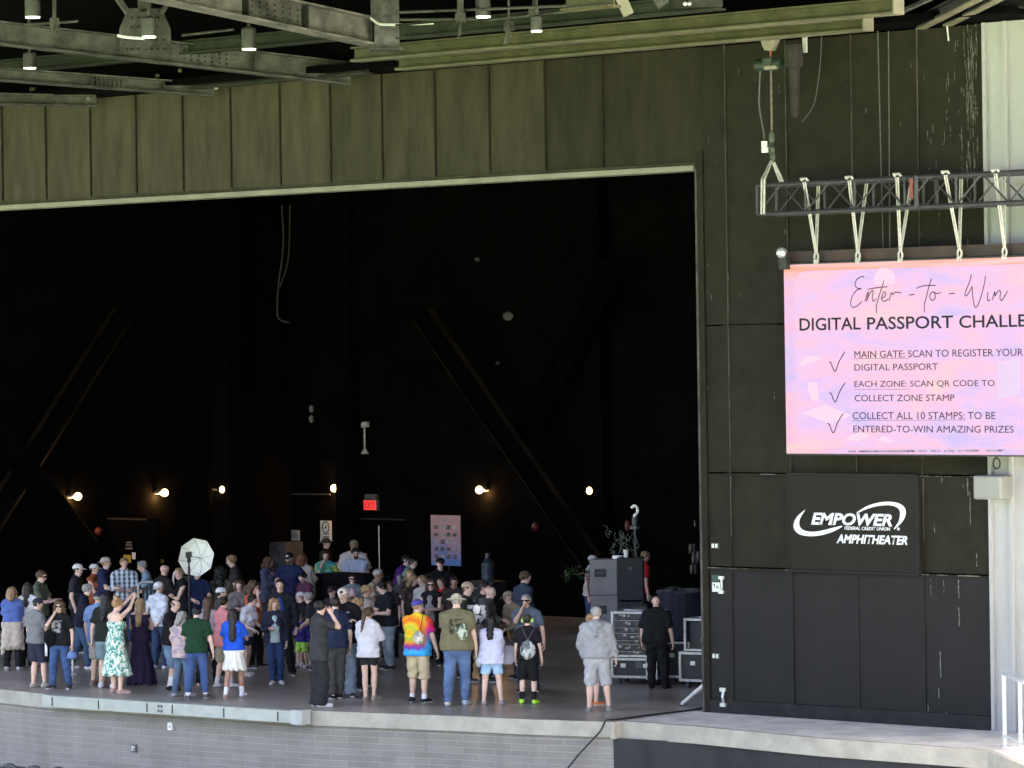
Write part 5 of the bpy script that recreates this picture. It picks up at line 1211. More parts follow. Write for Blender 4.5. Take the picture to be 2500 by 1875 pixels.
def figure(spec):
    """joints of a posed figure in metres, feet at the origin, facing +y"""
    S = spec.get('s', 1.0); w = spec.get('w', 1.0); g = spec.get('g', 'm'); st = spec.get('st', .0)
    lean = R_(spec.get('lean', 0)); J = {'w': w, 'g': g}
    Rl = rotx(-lean); pv = A_(0,0,.93)
    up = lambda p: Rl@(A_(*p)-pv)+pv
    J['up'] = up; J['Rl'] = Rl
    sw = {'m': .190, 'f': .168, 'k': .175}[g]*(.9+.1*w); J['sw'] = sw
    hw = {'m': .088, 'f': .092, 'k': .085}[g]*(.85+.15*w)
    J['neck0'] = up((0,-.025,1.40)); J['neck1'] = up((0,.0,1.528))
    Hm = Rl@rotz(R_(spec.get('hy', 0)))@rotx(R_(spec.get('hp', 0)))@rotx(-lean*-.55); J['Hm'] = Hm
    J['hc'] = J['neck1']+Hm@A_(0,.012,.095)
    stance = spec.get('legs', 'stand')
    off = {'stand': ((.045,.0),(.04,.04)), 'wide': ((.07,.02),(.07,-.03)), 'step': ((.03,.18),(.02,-.20)), 'close': ((-.015,.02),(-.02,-.03)), 'kneebend': ((.03,.10),(.03,-.10)), 'cross': ((-.05,.06),(-.03,-.06)), 'step2': ((.03,.09),(.03,-.08)), 'rest': ((.07,.10),(.0,.0)), 'rest2': ((.0,.0),(.08,.09))}[stance]
    for i, sx in enumerate((1,-1)):
        hip = A_(sx*hw, 0, .90); dx, dy = off[i]; ank = A_(sx*(hw+dx)+spec.get('sway',0), dy-.02, .085)
        kn = (hip+ank)/2+A_(sx*.005, .035+abs(dy)*.15, .0); kn[2] = .485
        J['hip',sx], J['knee',sx], J['ank',sx] = hip, kn, ank; J['toe',sx] = ank+A_(sx*.045,.155,-.045)
        sh = up((sx*sw,-.02,1.385)); J['sh',sx] = sh
        tgt, pole, curl = ARM[spec.get('R' if sx > 0 else 'L', 'down')]
        nm = spec.get('R' if sx > 0 else 'L', 'down')
        t = A_(tgt[0]*sx, tgt[1], tgt[2]); 
        if nm in ('down',): t[0] += sx*(.05*(w-1)+ (sw-.19))
        if nm == 'pocket': t[0] += sx*.06*(w-1)
        t = t+A_(*spec.get('jit',[0]*6)[(0 if sx > 0 else 3):(3 if sx > 0 else 6)]); t = up(t); p = Rl@A_(pole[0]*sx, pole[1], pole[2])
        l1, l2 = .285, .255; d = t-sh; D = np.linalg.norm(d)
        if D > .985*(l1+l2): t = sh+d/D*.985*(l1+l2); D = .985*(l1+l2); d = t-sh
        if D < .12: D = .12
        u = unit(d); a = (l1*l1-l2*l2+D*D)/(2*D); hh = math.sqrt(max(l1*l1-a*a, 0)); pp = p-u*np.dot(p,u); el = sh+u*a+unit(pp)*hh
        J['el',sx], J['wr',sx], J['curl',sx] = el, t, curl
    return J

def torso(F, J, o, bust=True):
    w, g, up, Rl = J['w'], J['g'], J['up'], J['Rl']; n = Rl@A_(0,1,0); a = w
    x = 1.0 if g == 'm' else .90
    F.cap(up((-.075*a,-.005,.95)), up((.075*a,-.005,.95)), .108*a**.8+o, flat=1.12, n=n)
    F.cap(up((-.055*a*x,.0,1.08)), up((.055*a*x,.0,1.08)), .105*a+o*.8, flat=1.15/a**.3, n=n)
    F.cap(up((-.085*x*a**.7,-.01,1.27)), up((.085*x*a**.7,-.01,1.27)), .112*a**.7*x+o*.8, flat=1.15, n=n)
    F.cap(up((-(J['sw']-.035),-.02,1.395)), up((J['sw']-.035,-.02,1.395)), .062+o*.7, flat=1.0)
    F.cap(up((-.06,-.02,1.425)), up((.06,-.02,1.425)), .055+o*.5, flat=1.0)
    for s in (-1,1): F.cap(up((s*.035,-.022,1.455)), up((s*(J['sw']-.03),-.02,1.405)), .042+o*.6, .052+o*.6)
    if o > 0: F.cap(up((0,-.03,1.42)), up((0,-.020,1.462)), .088, .066+o*.35, k=.02)
    if w > 1.12: F.cap(up((-.05,.075*(w-1)*3,1.06)), up((.05,.075*(w-1)*3,1.06)), .125*w+o, flat=1.0)
    if g == 'f' and bust:
        for s in (-1,1): F.cap(up((s*.075,.085,1.255)), up((s*.07,.08,1.27)), .058*a**.5+o)
    return F
def armp(F, J, sx, o0, o1, end=2.0, sleeve=False):
    sh, el, wr = J['sh',sx], J['el',sx], J['wr',sx]; q = J['w']**.36*(1 if J['g'] == 'm' else .86)
    if end <= 1:
        e = sh+(el-sh)*end; F.cap(sh, e, .055*q+o0, (.050 if sleeve else .043)*q+o1, k=.012, cut=(e-unit(el-sh)*.0+unit(el-sh)*.012, unit(el-sh)))
    else:
        F.cap(sh, el, .055*q+o0, .042*q+o0, k=.014)
        e = el+(wr-el)*(end-1); c = None if end >= 2 and not sleeve else (e, unit(wr-el))
        F.cap(el, e, .043*q+o0, .029*q+o1, cut=c, k=.014)
    return F
def legp(F, J, sx, o0, o1, zend=None):
    q = J['w']**.7*(1 if J['g'] != 'f' else 1.0); hip, kn, an = J['hip',sx], J['knee',sx], J['ank',sx]; cut = None if zend is None else (A_(0,0,zend), A_(0,0,-1))
    rk = .056*q**.6
    if zend is not None and zend > .49:
        t = (hip[2]-zend)/(hip[2]-kn[2]); e = hip+(kn-hip)*min(1,t+.1); F.cap(hip, e, .085*q+o0, .085*q+(rk-.085*q)*min(1,t+.1)+o1, cut=cut, k=.012)
    else:
        om = (o0+o1)/2; F.cap(hip, kn, .085*q+o0, rk+om, cut=cut, k=.014)
        F.cap(kn, an, rk+om, .036+o1, cut=cut, k=.012); F.cap(kn*.75+an*.25+A_(0,-.012,0), kn*.45+an*.55+A_(0,-.008,0), .050*q**.5+om*.9, .040+om*.9, cut=cut)
    return F
def foot(F, J, sx, o):
    a, t = J['ank',sx], J['toe',sx]; F.cap(A_(a[0],a[1]-.035,.045), A_(t[0],t[1],.03), .036+o, .030+o, k=.02); F.cap(A_(a[0],a[1],.09), A_(a[0],a[1]+.03,.045), .034+o, .036+o, k=.02); return F
def headp(F, J, o=0.0, face=True):
    H, c = J['Hm'], J['hc']; P = lambda x, y, z: c+H@A_(x,y,z)
    F.cap(P(0,-.018,.020), P(0,.022,.022), .078+o, .074+o, flat=1.0, k=.03)
    F.cap(P(0,.020,-.01), P(0,.036,-.072), .066+o, .042+o, flat=1.12, n=H@A_(1,0,0), k=.03)
    if face:
        F.cap(P(0,.085,.005), P(0,.104,-.028), .010, .014, k=.012)
        for s in (-1,1):
            F.cap(P(s*.078,-.008,-.012), P(s*.082,-.014,.012), .017, .02, flat=2.0, n=H@A_(1,0,0), k=.008)
            F.cap(P(s*.02,.078,.024), P(s*.045,.07,.022), .012, .010, k=.012)
        F.cap(P(-.014,.076,-.058), P(.014,.076,-.058), .011, k=.012)
    return F

def folds(ph, amp):
    def fn(x, y, z):
        return -amp*.9+amp*(np.sin(23*x+9*np.sin(5*z+ph)+17*y+ph)*np.sin(13*z+5*np.sin(9*x+2*ph)+7*y)+.6*np.sin(41*z+15*x*np.sin(ph)+21*y))
    return fn

PEOPLE = []
CROWD = 'people gathered on the stage'
def person(label, px, H=1.75, feet=None, face=0, group=CROWD, **sp):
    ph = rnd.uniform(0,6); sp.setdefault('g','m'); sp.setdefault('hy', rnd.uniform(-22,22)); sp.setdefault('lean', rnd.uniform(-2,4)); sp.setdefault('hp', rnd.uniform(-12,4)); sp.setdefault('legs', rnd.choice(('stand','stand','wide','step2','rest','rest2'))); sp['jit'] = [rnd.uniform(-.035,.035) for _ in range(6)]; sp['sway'] = rnd.uniform(-.035,.035)
    J = figure(sp); g = sp['g']; far = sp.get('far', False); h = .024 if not far else .028
    hat = sp.get('hat'); topz = J['hc'][2]+.098+(.02 if hat else (.012 if sp.get('hair',('bald',))[0] != 'bald' else 0)); htop = J['hc'].copy(); htop[2] = topz
    fa = R_(face)
    # place: solve position (and size when the feet show) from the picture
    S = H/1.775
    fh = unit(A_(_f[0],_f[1],0)); rh = unit(A_(_r[0],_r[1],0)); v = -math.cos(fa)*fh+math.sin(fa)*rh; yaw = math.atan2(-v[0], v[1]); Rz = rotz(yaw)
    if feet is not None:
        fm = (J['ank',1]+J['ank',-1])/2+A_(0,.05,0); fm[2] = 0
        base = atZ(*feet)
        for _ in range(4):
            b = base-Rz@fm*S; hd = b+Rz@(htop*A_(1,1,0))*S; z = atD(px[0], px[1], depth(hd))[2]; S = min(max(z/topz, .5), 1.15)
        base = base-Rz@fm*S
        dx = (atD(px[0], px[1], depth(hd))-hd); base = base+rh*np.dot(dx, rh)*.5
    else:
        z = topz*S; base = atZ(px[0], px[1], z)-Rz@(htop*A_(1,1,0))*S; base[2] = 0
    t = empty('person', base, yaw, label, 'person', group); t.scale = (S,S,S)
    sk = SK[sp.get('skin','fair')]
    # body
    F = SDF(); torso(F, J, 0); F.cap(J['neck0'], J['neck1'], .064*(1 if g != 'f' else .85)*J['w']**.4, .056*(1 if g != 'f' else .86)*J['w']**.3, k=.03)
    for s in (1,-1): armp(F, J, s, 0, 0); legp(F, J, s, 0, 0); foot(F, J, s, 0)
    headp(F, J); v_, f_ = F.mesh(.019 if not far else .024)
    vs = [v_]; fs = [f_]; nb = len(v_)
    for s in (1,-1):
        hv, hf = HANDS[J['curl',s]]; d = unit(J['wr',s]-J['el',s]); inw = unit(A_(-s*.9,.15,-.2)-d*np.dot(A_(-s*.9,.15,-.2), d)) if abs(d[2]) > .6 else unit(A_(0,.2,-1)-d*np.dot(A_(0,.2,-1), d))
        z = -inw; x = np.cross(d, z); sg = 1.0
        if np.dot(x, A_(0,1,.6)) < 0: sg = -1.0
        M_ = np.stack([x*sg, d, z], 1); q = hv@M_.T+J['wr',s]; vs.append(q); fs.append((hf if sg > 0 else hf[:,::-1])+nb); nb += len(q)
    mk('body', np.concatenate(vs), np.concatenate(fs), sk, t)
    hr_c = sp.get('hair',('short','brown'))[1]
    Hm, c = J['Hm'], J['hc']; P = lambda x, y, z: c+Hm@A_(x,y,z)
    # face
    if sp.get('shades'):
        F = MB(); 
        F.tube([P(-.082,.02,.012),P(-.066,.085,.014),P(0,.100,.014),P(.066,.085,.014),P(.082,.02,.012)], [.006,.012,.01,.012,.006], 6)
        for s in (-1,1): F.sphere(P(s*.034,.092,.008), (.027,.02,.02), 8, 6)
        F.build('sunglasses' if sp['shades'] == 1 else 'eyeglasses', m_shade, t, True)
    else:
        for s in (-1,1):
            F = MB(); F.sphere(P(s*.032,.084,.006), (.014,.009,.009), 8, 5); F.build('eye', m_eye, t, True)
    if hr_c and abs(((face+180) % 360)-180) < 120:
        for s in (-1,1): F = MB(); F.tube([P(s*.014,.092,.028),P(s*.034,.092,.032),P(s*.052,.078,.027)], [.004,.005,.003], 5); F.build('eyebrow', hairm(hr_c), t, True)
    if abs(((face+180) % 360)-180) < 120: F = MB(); F.tube([P(-.022,.081,-.046),P(0,.088,-.045),P(.022,.081,-.046)], [.004,.007,.004], 6); F.build('mouth', m_lip, t, True)
    # trousers, shorts, skirts
    bot = sp.get('bot', ('pants',(.02,.02,.024))); bk = bot[0]; bc = bot[1]; bkind = 'denim' if (bk in ('jeans','bootcut') or (len(bot) > 2 and bot[2] == 'denim')) else (bot[2] if len(bot) > 2 else 'plain')
    bm_ = clothm(bc, bkind, *(bot[3:5]))
    up, n = J['up'], J['Rl']@A_(0,1,0); a = J['w']
    if bk in ('jeans','pants','bootcut','wide','shorts','short'):
        zend = {'jeans': .075, 'pants': .07, 'bootcut': .05, 'wide': .045, 'shorts': .44, 'short': .66}[bk]
        o0, o1 = {'jeans': (.012,.022), 'pants': (.016,.026), 'bootcut': (.010,.050), 'wide': (.022,.060), 'shorts': (.020,.034), 'short': (.012,.022)}[bk]
        if 'zend' in sp: zend = sp['zend']
        F = SDF(); F.cap(up((-.075*a,-.005,.95)), up((.075*a,-.005,.95)), .108*a**.8+.006, flat=1.12, n=n); F.cap(A_(-.055*a,-.015,.89), A_(.055*a,-.015,.89), .108*a**.7+o0*.3, flat=1.08)
        for s in (1,-1): legp(F, J, s, o0, o1, zend)
        if a > 1.12: F.cap(up((-.05,.05*(a-1)*3,1.0)), up((.05,.05*(a-1)*3,1.0)), .125*a+.006)
        hm0 = sp.get('hem', {'polo': .87, 'tank': .88, 'hoodie': .85, 'loose': .80, 'jacket': .84, 'cardigan': .72}.get(sp.get('top',('tee',))[0], .86)) if sp.get('top') else 1.0
        v_, f_ = F.mesh(h, [(up((0,0,min(1.04, hm0+.06))), J['Rl']@A_(0,0,1))], folds(ph, .007 if bk in ('jeans','short') else .010)); mk({'short': 'shorts', 'bootcut': 'jeans', 'wide': 'trousers', 'pants': 'trousers'}.get(bk, bk), v_, f_, bm_, t)
    elif bk in ('skirt','dress','longdress'):
        zend = {'skirt': .56, 'dress': .36, 'longdress': .06}[bk]; r = {'skirt': .21, 'dress': .27, 'longdress': .29}[bk]
        F = SDF()
        F.cap(A_(0,0,.98), A_(0,.02,zend), .135*a, r*a**.6, flat=1.15, cut=(A_(0,0,zend), A_(0,0,-1)))
        F.cap(A_(-.075*a,-.005,.93), A_(.075*a,-.005,.93), .122*a**.8, flat=1.1)
        if bk != 'skirt': torso(F, J, .014)
        F_cuts = [(up((0,0,1.05)), J['Rl']@A_(0,0,1))] if bk == 'skirt' else [(up((0,0,1.32 if bk == 'dress' else 1.44)), J['Rl']@A_(0,-.15,1))]
        def nz(x, y, z, ph=ph, z0=zend):
            th = np.arctan2(x, y); return -.008+.02*np.clip((1.0-z)/(1.0-z0), 0, 1)*(np.sin(9*th+ph+2*np.sin(4*z))-.4)+.003*np.sin(30*z+10*x)
        v_, f_ = F.mesh(h, F_cuts, nz); mk('skirt' if bk == 'skirt' else 'dress', v_, f_, bm_, t)
        if bk == 'dress':
            F = MB()
            for s in (1,-1): F.tube([up((s*.085,.09,1.30)),up((s*.095,.02,1.45)),up((s*.09,-.105,1.30))], .012, 6)
            F.build('straps', bm_, t, True)
    # shirt
    top = sp.get('top')
    if top:
        tk, tcol = top[0], top[1]; kind = top[2] if len(top) > 2 else 'plain'; tm = clothm(tcol, kind, *(top[3:5]))
        o = {'tee': .018, 'polo': .017, 'tank': .013, 'long': .018, 'hoodie': .024, 'loose': .026, 'jacket': .026, 'cardigan': .03}[tk]
        hem = sp.get('hem', {'tee': .86, 'polo': .87, 'tank': .88, 'long': .86, 'hoodie': .85, 'loose': .80, 'jacket': .84, 'cardigan': .72}[tk])
        if 'hem' not in sp and bk in ('skirt',): hem = .93
        F = torso(SDF(), J, o)
        ob = o+.012; F.cap(up((-.055*a,0,1.10)), up((-.07*a,-.005,hem-.03)), .116*a**.9+ob*.8, .116*a**.85+ob*1.1, flat=1.10, n=n); F.cap(up((.055*a,0,1.10)), up((.07*a,-.005,hem-.03)), .116*a**.9+ob*.8, .116*a**.85+ob*1.1, flat=1.10, n=n)
        if a > 1.12: F.cap(up((-.05,.07*(a-1)*3,1.06)), up((-.05,.05*(a-1)*3,hem-.02)), .125*a+o, .12*a+o); F.cap(up((.05,.07*(a-1)*3,1.06)), up((.05,.05*(a-1)*3,hem-.02)), .125*a+o, .12*a+o)
        if tk != 'tank':
            e = sp.get('sleeve', {'tee': .66, 'polo': .62, 'loose': .92, 'long': 1.95, 'hoodie': 1.97, 'jacket': 1.95, 'cardigan': 1.9}[tk])
            for s in (1,-1): armp(F, J, s, o*.8, o*1.35 if e <= 1 else o*.75, e, True)
        if tk == 'hoodie': F.cap(up((-.06,-.10,1.44)), up((.06,-.10,1.44)), .065); F.cap(up((0,-.13,1.42)), up((0,-.15,1.30)), .055, .04); F.cap(up((-.055,.03,1.47)), up((.055,.03,1.47)), .05)
        if tk == 'polo': F.cap(up((-.035,-.03,1.475)), up((.035,-.03,1.475)), .05, flat=1.0)
        v_, f_ = F.mesh(h, [(up((0,0,hem)), J['Rl']@A_(0,0,-1))], folds(ph, .009 if tk in ('tee','polo','tank') else .0095))
        mk({'tee': 'tee_shirt', 'loose': 'tee_shirt', 'polo': 'polo_shirt', 'long': 'long_sleeve_shirt', 'tank': 'tank_top'}.get(tk, tk), v_, f_, tm, t)
        if sp.get('inner'):
            F = SDF(); F.cap(up((0,.075*a,1.36)), up((0,.085*a,1.2)), .06, .098, flat=1.5, n=n, k=.02); F.cap(up((0,.085*a,1.2)), up((0,.085*a,hem-.03)), .098, .115, flat=1.5, n=n, k=.02); v_, f_ = F.mesh(h, [(up((0,0,hem+.0)), J['Rl']@A_(0,0,-1))]); v_ = v_+n*.026; mk('undershirt', v_, f_, clothm(sp['inner']), t)
        if sp.get('print'):    # a light emblem on the chest
            pass
    # cardigan tied at the waist
    if sp.get('tied'):
        F = SDF(); F.cap(up((-.08*a,-.01,1.0)), up((.08*a,-.01,1.0)), .14*a**.8, flat=1.1); F.cap(A_(-.07,-.06,.97), A_(-.09,-.08,.55), .11, .13, flat=1.3); F.cap(A_(.07,-.06,.97), A_(.09,-.08,.58), .11, .13, flat=1.3)
        for s in (1,-1): F.cap(A_(s*.17,.0,.9), A_(s*.21,-.02,.42+.05*s), .045, .035)
        v_, f_ = F.mesh(h, [((0,0,1.02),(0,0,1))], folds(ph,.012)); mk('tied_cardigan', v_, f_, clothm(sp['tied']), t)
    # shoes and socks
    shc = sp.get('shoes', (.05,.05,.055)); so_ = sp.get('sole', (.6,.6,.58)); sm = [clothm(shc), clothm(so_)]
    for s in (1,-1):
        F = foot(SDF(), J, s, .012); v_, f_ = F.mesh(.017, [(A_(0,0,.105), A_(0,-.35,1)), (A_(0,0,.004), A_(0,0,-1))]); mi = (v_[f_].mean(1)[:,2] < .026).astype(np.int32); mk('shoe', v_, f_, sm, t, mi)
        if sp.get('socks'):
            an, kn = J['ank',s], J['knee',s]; l = sp['socks'][1]; e = an+(kn-an)*l; F = SDF().cap(an, e, .044, .044+.02*l, cut=(e, unit(kn-an))); v_, f_ = F.mesh(.017); mk('sock', v_, f_, clothm(sp['socks'][0]), t)
    # hair
    hr = sp.get('hair', ('short','brown')); hk = hr[0]
    if hk != 'bald':
        hm_ = hairm(hr[1]); F = SDF(); o = {'short': .013, 'crop': .007, 'long': .018, 'curly': .034, 'bob': .022, 'pony': .012, 'bun': .013, 'ring': .007, 'big': .05}[hk]*(.35 if hat and hk in ('short','bun','pony') else 1)
        F.cap(P(0,-.024,.024), P(0,.014,.028), .080+o, .075+o, k=.02)
        cuts = [(P(0,.055+o*.4,.03), Hm@unit(A_(0,.80,-.55))), (P(0,-.0,-.035 if hk != 'bob' else -.09), Hm@unit(A_(0,.5,-1)))]
        if hk == 'ring': cuts.append((P(0,0,.05), Hm@A_(0,.25,1)))
        if hk in ('long','curly','bob','big'):
            cuts = [(P(0,.055+o*.4,.03), Hm@unit(A_(0,.80,-.55)))]; ln = {'long': .42, 'curly': .30, 'bob': .13, 'big': .22}[hk]*(hr[2] if len(hr) > 2 else 1)
            bk_ = J['neck0']+J['Rl']@A_(0,-.10,.0); r2 = {'long': .065, 'curly': .10, 'bob': .07, 'big': .13}[hk]
            e = P(0,-.065,-.04)+J['Rl']@A_(0,-.075-.10*max(0,ln-.25),-ln+.06)
            F.cap(P(0,-.045,.0), e, .08+o*.5, r2, flat=1.35, n=Hm@A_(0,1,0), k=.03)
            for s in (1,-1):
                F.cap(P(s*.07,-.01,.0), P(s*.085,-.015,-min(ln,.24)-.02), .034+o*.6, .04+o*.5, k=.02)
            cuts = [(P(0,.06+o*.4,.03), Hm@unit(A_(0,.85,-.35)))]
        if hk == 'pony': cuts = cuts[:1]; F.cap(P(0,-.10,.04), P(0,-.135,-.02), .03, .038, k=.02); F.cap(P(0,-.135,-.02), P(0,-.205,-.36), .042, .018, k=.02)
        if hk == 'bun': F.cap(P(0,-.05,.115), P(0,-.06,.13), .045, k=.02)
        am = {'curly': .012, 'big': .014, 'crop': .003}.get(hk, .0065)*(.25 if hat else 1)
        def nz(x, y, z, ph=ph, am=am): return am*np.sin(55*x+ph+6*np.sin(21*z))*np.sin(48*y+2*np.sin(33*z))+am*.7*np.sin(70*z+40*x)
        v_, f_ = F.mesh(.017, cuts, nz)
        if len(v_): mk('hair', v_, f_, hm_, t)
    if sp.get('beard'):
        F = SDF(); F.cap(P(0,.036,-.06), P(0,.046,-.09), .056, .046, k=.02); v_, f_ = F.mesh(.015, [(P(0,0,-.036), Hm@unit(A_(0,-.1,1))), (P(0,.02,0), Hm@A_(0,-1,0))]); mk('beard', v_, f_, hairm(sp['beard']), t)
    # hats
    if hat:
        hk, hcol = hat[0], hat[1]; hm_ = clothm(hcol, *(hat[2:5])); F = SDF(); F.cap(P(0,-.022,.03), P(0,.014,.034), .094, .088, k=.02); cu = [(P(0,0,.028), Hm@unit(A_(0,.12,-1)))]
        if hk == 'bucket': F.cap(P(0,-.02,.03), P(0,.015,.03), .16, flat=7, n=Hm@A_(0,0,1), k=.02); cu = [(P(0,0,.012), Hm@A_(0,0,-1))]
        if hk == 'bandana': cu = [(P(0,0,.02), Hm@unit(A_(0,.35,-1)))]; F.cap(P(0,-.10,.02), P(0,-.13,-.04), .03, .02, k=.02)
        v_, f_ = F.mesh(.015, cu); cp = mk({'cap': 'cap', 'back': 'cap', 'bucket': 'bucket_hat', 'bandana': 'bandana'}[hk], v_, f_, hm_, t)
        if hk in ('cap','back'):
            d = 1 if hk == 'cap' else -1; F = SDF(); F.cap(P(0,d*.075,.036), P(0,d*.135,.022), .066, .052, flat=7, n=Hm@unit(A_(0,d*.2,1)), k=.01); v_, f_ = F.mesh(.012); 
            if len(v_): mk('brim', v_, f_, clothm(sp.get('brim', hcol)), cp)
        if sp.get('patch'): F = MB(); F.sphere(P(0,.085 if hk != 'back' else .085,.065), (.035,.02,.022), 8, 6); F.build('cap_badge', clothm(sp['patch']), cp, True)
    if sp.get('phones'):
        F = MB(); F.tube([P(.095*math.cos(q),-.005,.01+.105*math.sin(q)) for q in [R_(x) for x in range(0,181,18)]], .012, 6); F.build('headband', m_cable, t, True)
        for s in (1,-1): F = MB(); F.sphere(P(s*.098,-.005,.0), (.03,.045,.05), 10, 8); F.build('ear_cup', clothm(sp['phones']), t, True)
    if sp.get('headset'): F = MB(); F.tube([P(.09*math.cos(q),-.005,.01+.105*math.sin(q)) for q in [R_(x) for x in range(0,181,18)]], .007, 6); F.sphere(P(-.09,0,0), (.02,.03,.035), 8, 6); F.build('headset', m_cable, t, True)
    PEOPLE.append((t, J, S, yaw)); 
    return t, J
def world(tj, p): t, J = tj; return np.array(t.location)+rotz(t.rotation_euler[2])@(np.asarray(p)*t.scale[0])
def held(name, label, cat, tj, p, mbs, rz=0):
    """a thing held by or hung on a person: its own top-level object"""
    o = world(tj, p); t = empty(name, o, tj[0].rotation_euler[2]+rz, label, cat)
    for nm, mb, m in mbs: mb.build(nm, m, t, True)
    return t
# ------------------------------------------------------------------ the crowd (pixel of the top of the head, size, feet where they show)
W = (.74,.74,.78); BK = (.012,.012,.014); CH = (.035,.036,.042); NV = (.022,.028,.065); DEN = (.075,.125,.235); DDEN = (.035,.06,.125); KH = (.42,.36,.24); GR = (.22,.22,.225)
xa = lambda x, y: (x/4.2548, 1330+y/4.2548)
xb = lambda x, y: (340+x/4.2548, 1330+y/4.2548)
xc = lambda x, y: (680+x/4.2548, 1300+y/4.2548)
xd = lambda x, y: (1020+x/3.6857, 1300+y/3.6857)
xe = lambda x, y: (1360+x/3.13, 1230+y/3.13)
P_ = person
# --- left group
P_('woman seen from behind in blue top with beige cardigan tied at the waist', xa(145,440), feet=xa(120,1300), face=178, g='f', hair=('bob','sand'), top=('tee',(.10,.15,.42)), sleeve=.9, tied=(.52,.44,.38), bot=('pants',BK), L='low', R='low', shoes=(.5,.47,.44))
P_('woman in white top and dark trousers wearing a grey cap over long dark hair', xa(310,395), feet=xa(270,1282), face=160, g='f', hair=('long','dark'), hat=('cap',(.30,.31,.30)), top=('long',W), bot=('pants',BK), L='fwd')
P_('man in sage green tee holding his hands out, facing right', xa(430,268), 1.80, face=75, hair=('short','brown'), top=('tee',(.115,.14,.095)), bot=('pants',BK), R='phone', L='phone', shades=2)
P_('man in grey tee and navy shorts with dark cap and tan shoes', xa(388,555), feet=xa(432,1482), face=130, hy=-25, w=1.08, hair=('short','dark'), hat=('cap',(.03,.03,.055)), top=('tee',(.20,.20,.20)), bot=('shorts',(.032,.032,.055)), zend=.50, shoes=(.42,.38,.33), L='down', R='phone')
wt = P_('curly haired woman in black print tee and jeans with a hand at her mouth', xa(600,585), feet=xa(640,1500), face=-18, g='f', w=1.1, hair=('curly','brown'), shades=1, top=('tee',BK,'frontprint',(.28,.27,.26)), bot=('jeans',(.06,.11,.25)), R='mouth', L='down')
P_('man in charcoal tee and white cap with hands in pockets, facing right', xa(810,198), 1.80, face=80, hair=('short','dark'), hat=('cap',(.72,.70,.70)), top=('tee',(.03,.03,.038)), bot=('pants',BK), R='pocket', L='pocket')
P_('woman in white cap and orange red vest, facing right', xa(980,198), 1.66, face=70, g='f', hair=('short','brown'), hat=('cap',(.70,.68,.68)), patch=BK, top=('tank',(.33,.085,.035)), bot=('pants',BK), R='fwd', L='fwd')
P_('man in navy tee and pale cap looking right at the back left', xa(1100,128), 1.80, face=75, hair=('short','sand'), hat=('back',(.55,.46,.42)), top=('tee',(.026,.032,.09)), bot=('pants',BK), R='fwd')
P_('man in blue and white plaid shirt holding a bottle', xa(1290,136), 1.80, face=10, hair=('crop','sand'), top=('polo',(.05,.10,.17),'plaid',(.62,.66,.70)), sleeve=1.3, bot=('jeans',DDEN), R='phone', L='phone', skin='red')
P_('grey haired man in light blue tee bending left', xa(1475,168), 1.74, face=-85, lean=12, hair=('short','grey'), top=('tee',(.22,.33,.45)), bot=('pants',BK), R='fwd', L='fwd', skin='red')
P_('man in dark navy long sleeve and jeans with white trainers, leaning right', xa(868,408), feet=xa(890,1295), face=95, lean=14, hair=('short','grey'), top=('long',(.014,.015,.028)), bot=('jeans',(.05,.085,.16)), R='phone', L='phone', shoes=W, legs='step')
P_('man in pale blue tee, off white shorts and navy cap next to the floral dress', xa(1050,486), feet=xa(1012,1462), face=150, w=1.05, hair=('short','grey'), hat=('cap',(.03,.03,.06)), top=('tee',(.20,.28,.48)), hem=.80, bot=('shorts',(.48,.46,.43)), zend=.50, R='phone', L='down', shoes=(.30,.22,.16))
P_('dark haired woman with blue grey shorts and white trainers behind the floral dress', xa(1120,500), feet=xa(1112,1490), face=165, g='f', hair=('long','black'), top=('tee',(.018,.022,.018)), bot=('shorts',(.20,.28,.31)), zend=.52, shoes=W, L='down', R='phone')
dr = P_('woman in mint floral sundress raising both arms to take a photo', xa(1188,560), feet=xa(1275,1545), face=130, g='f', w=1.06, hair=('bun','curlyb'), bot=('dress',(.80,.84,.72),'floral',(.16,.38,.32),(.05,.27,.24)), R='photo', L='photo', shoes=(.50,.30,.27))
P_('woman in long dark purple dress with light brown hair', xa(1465,560), feet=xa(1455,1462), face=172, g='f', hair=('long','sand'), bot=('longdress',(.022,.014,.040)), R='phone', L='phone', shoes=(.45,.3,.25), skin='light')
P_('balding man in black tee turned away near the umbrella', xa(1710,212), 1.80, face=130, w=1.1, hair=('bald','brown'), top=('tee',(.025,.018,.018)), bot=('pants',BK), R='phone', L='phone')
P_('woman in white patterned bandana, white shirt and jeans', xa(1680,384), feet=xa(1650,1290), face=150, g='f', w=1.08, hair=('short','grey'), hat=('bandana',(.75,.75,.76),'blotch',(.45,.45,.50)), top=('long',(.70,.72,.76),'blotch',(.52,.55,.62)), bot=('jeans',DDEN), R='back', L='back', shoes=W)
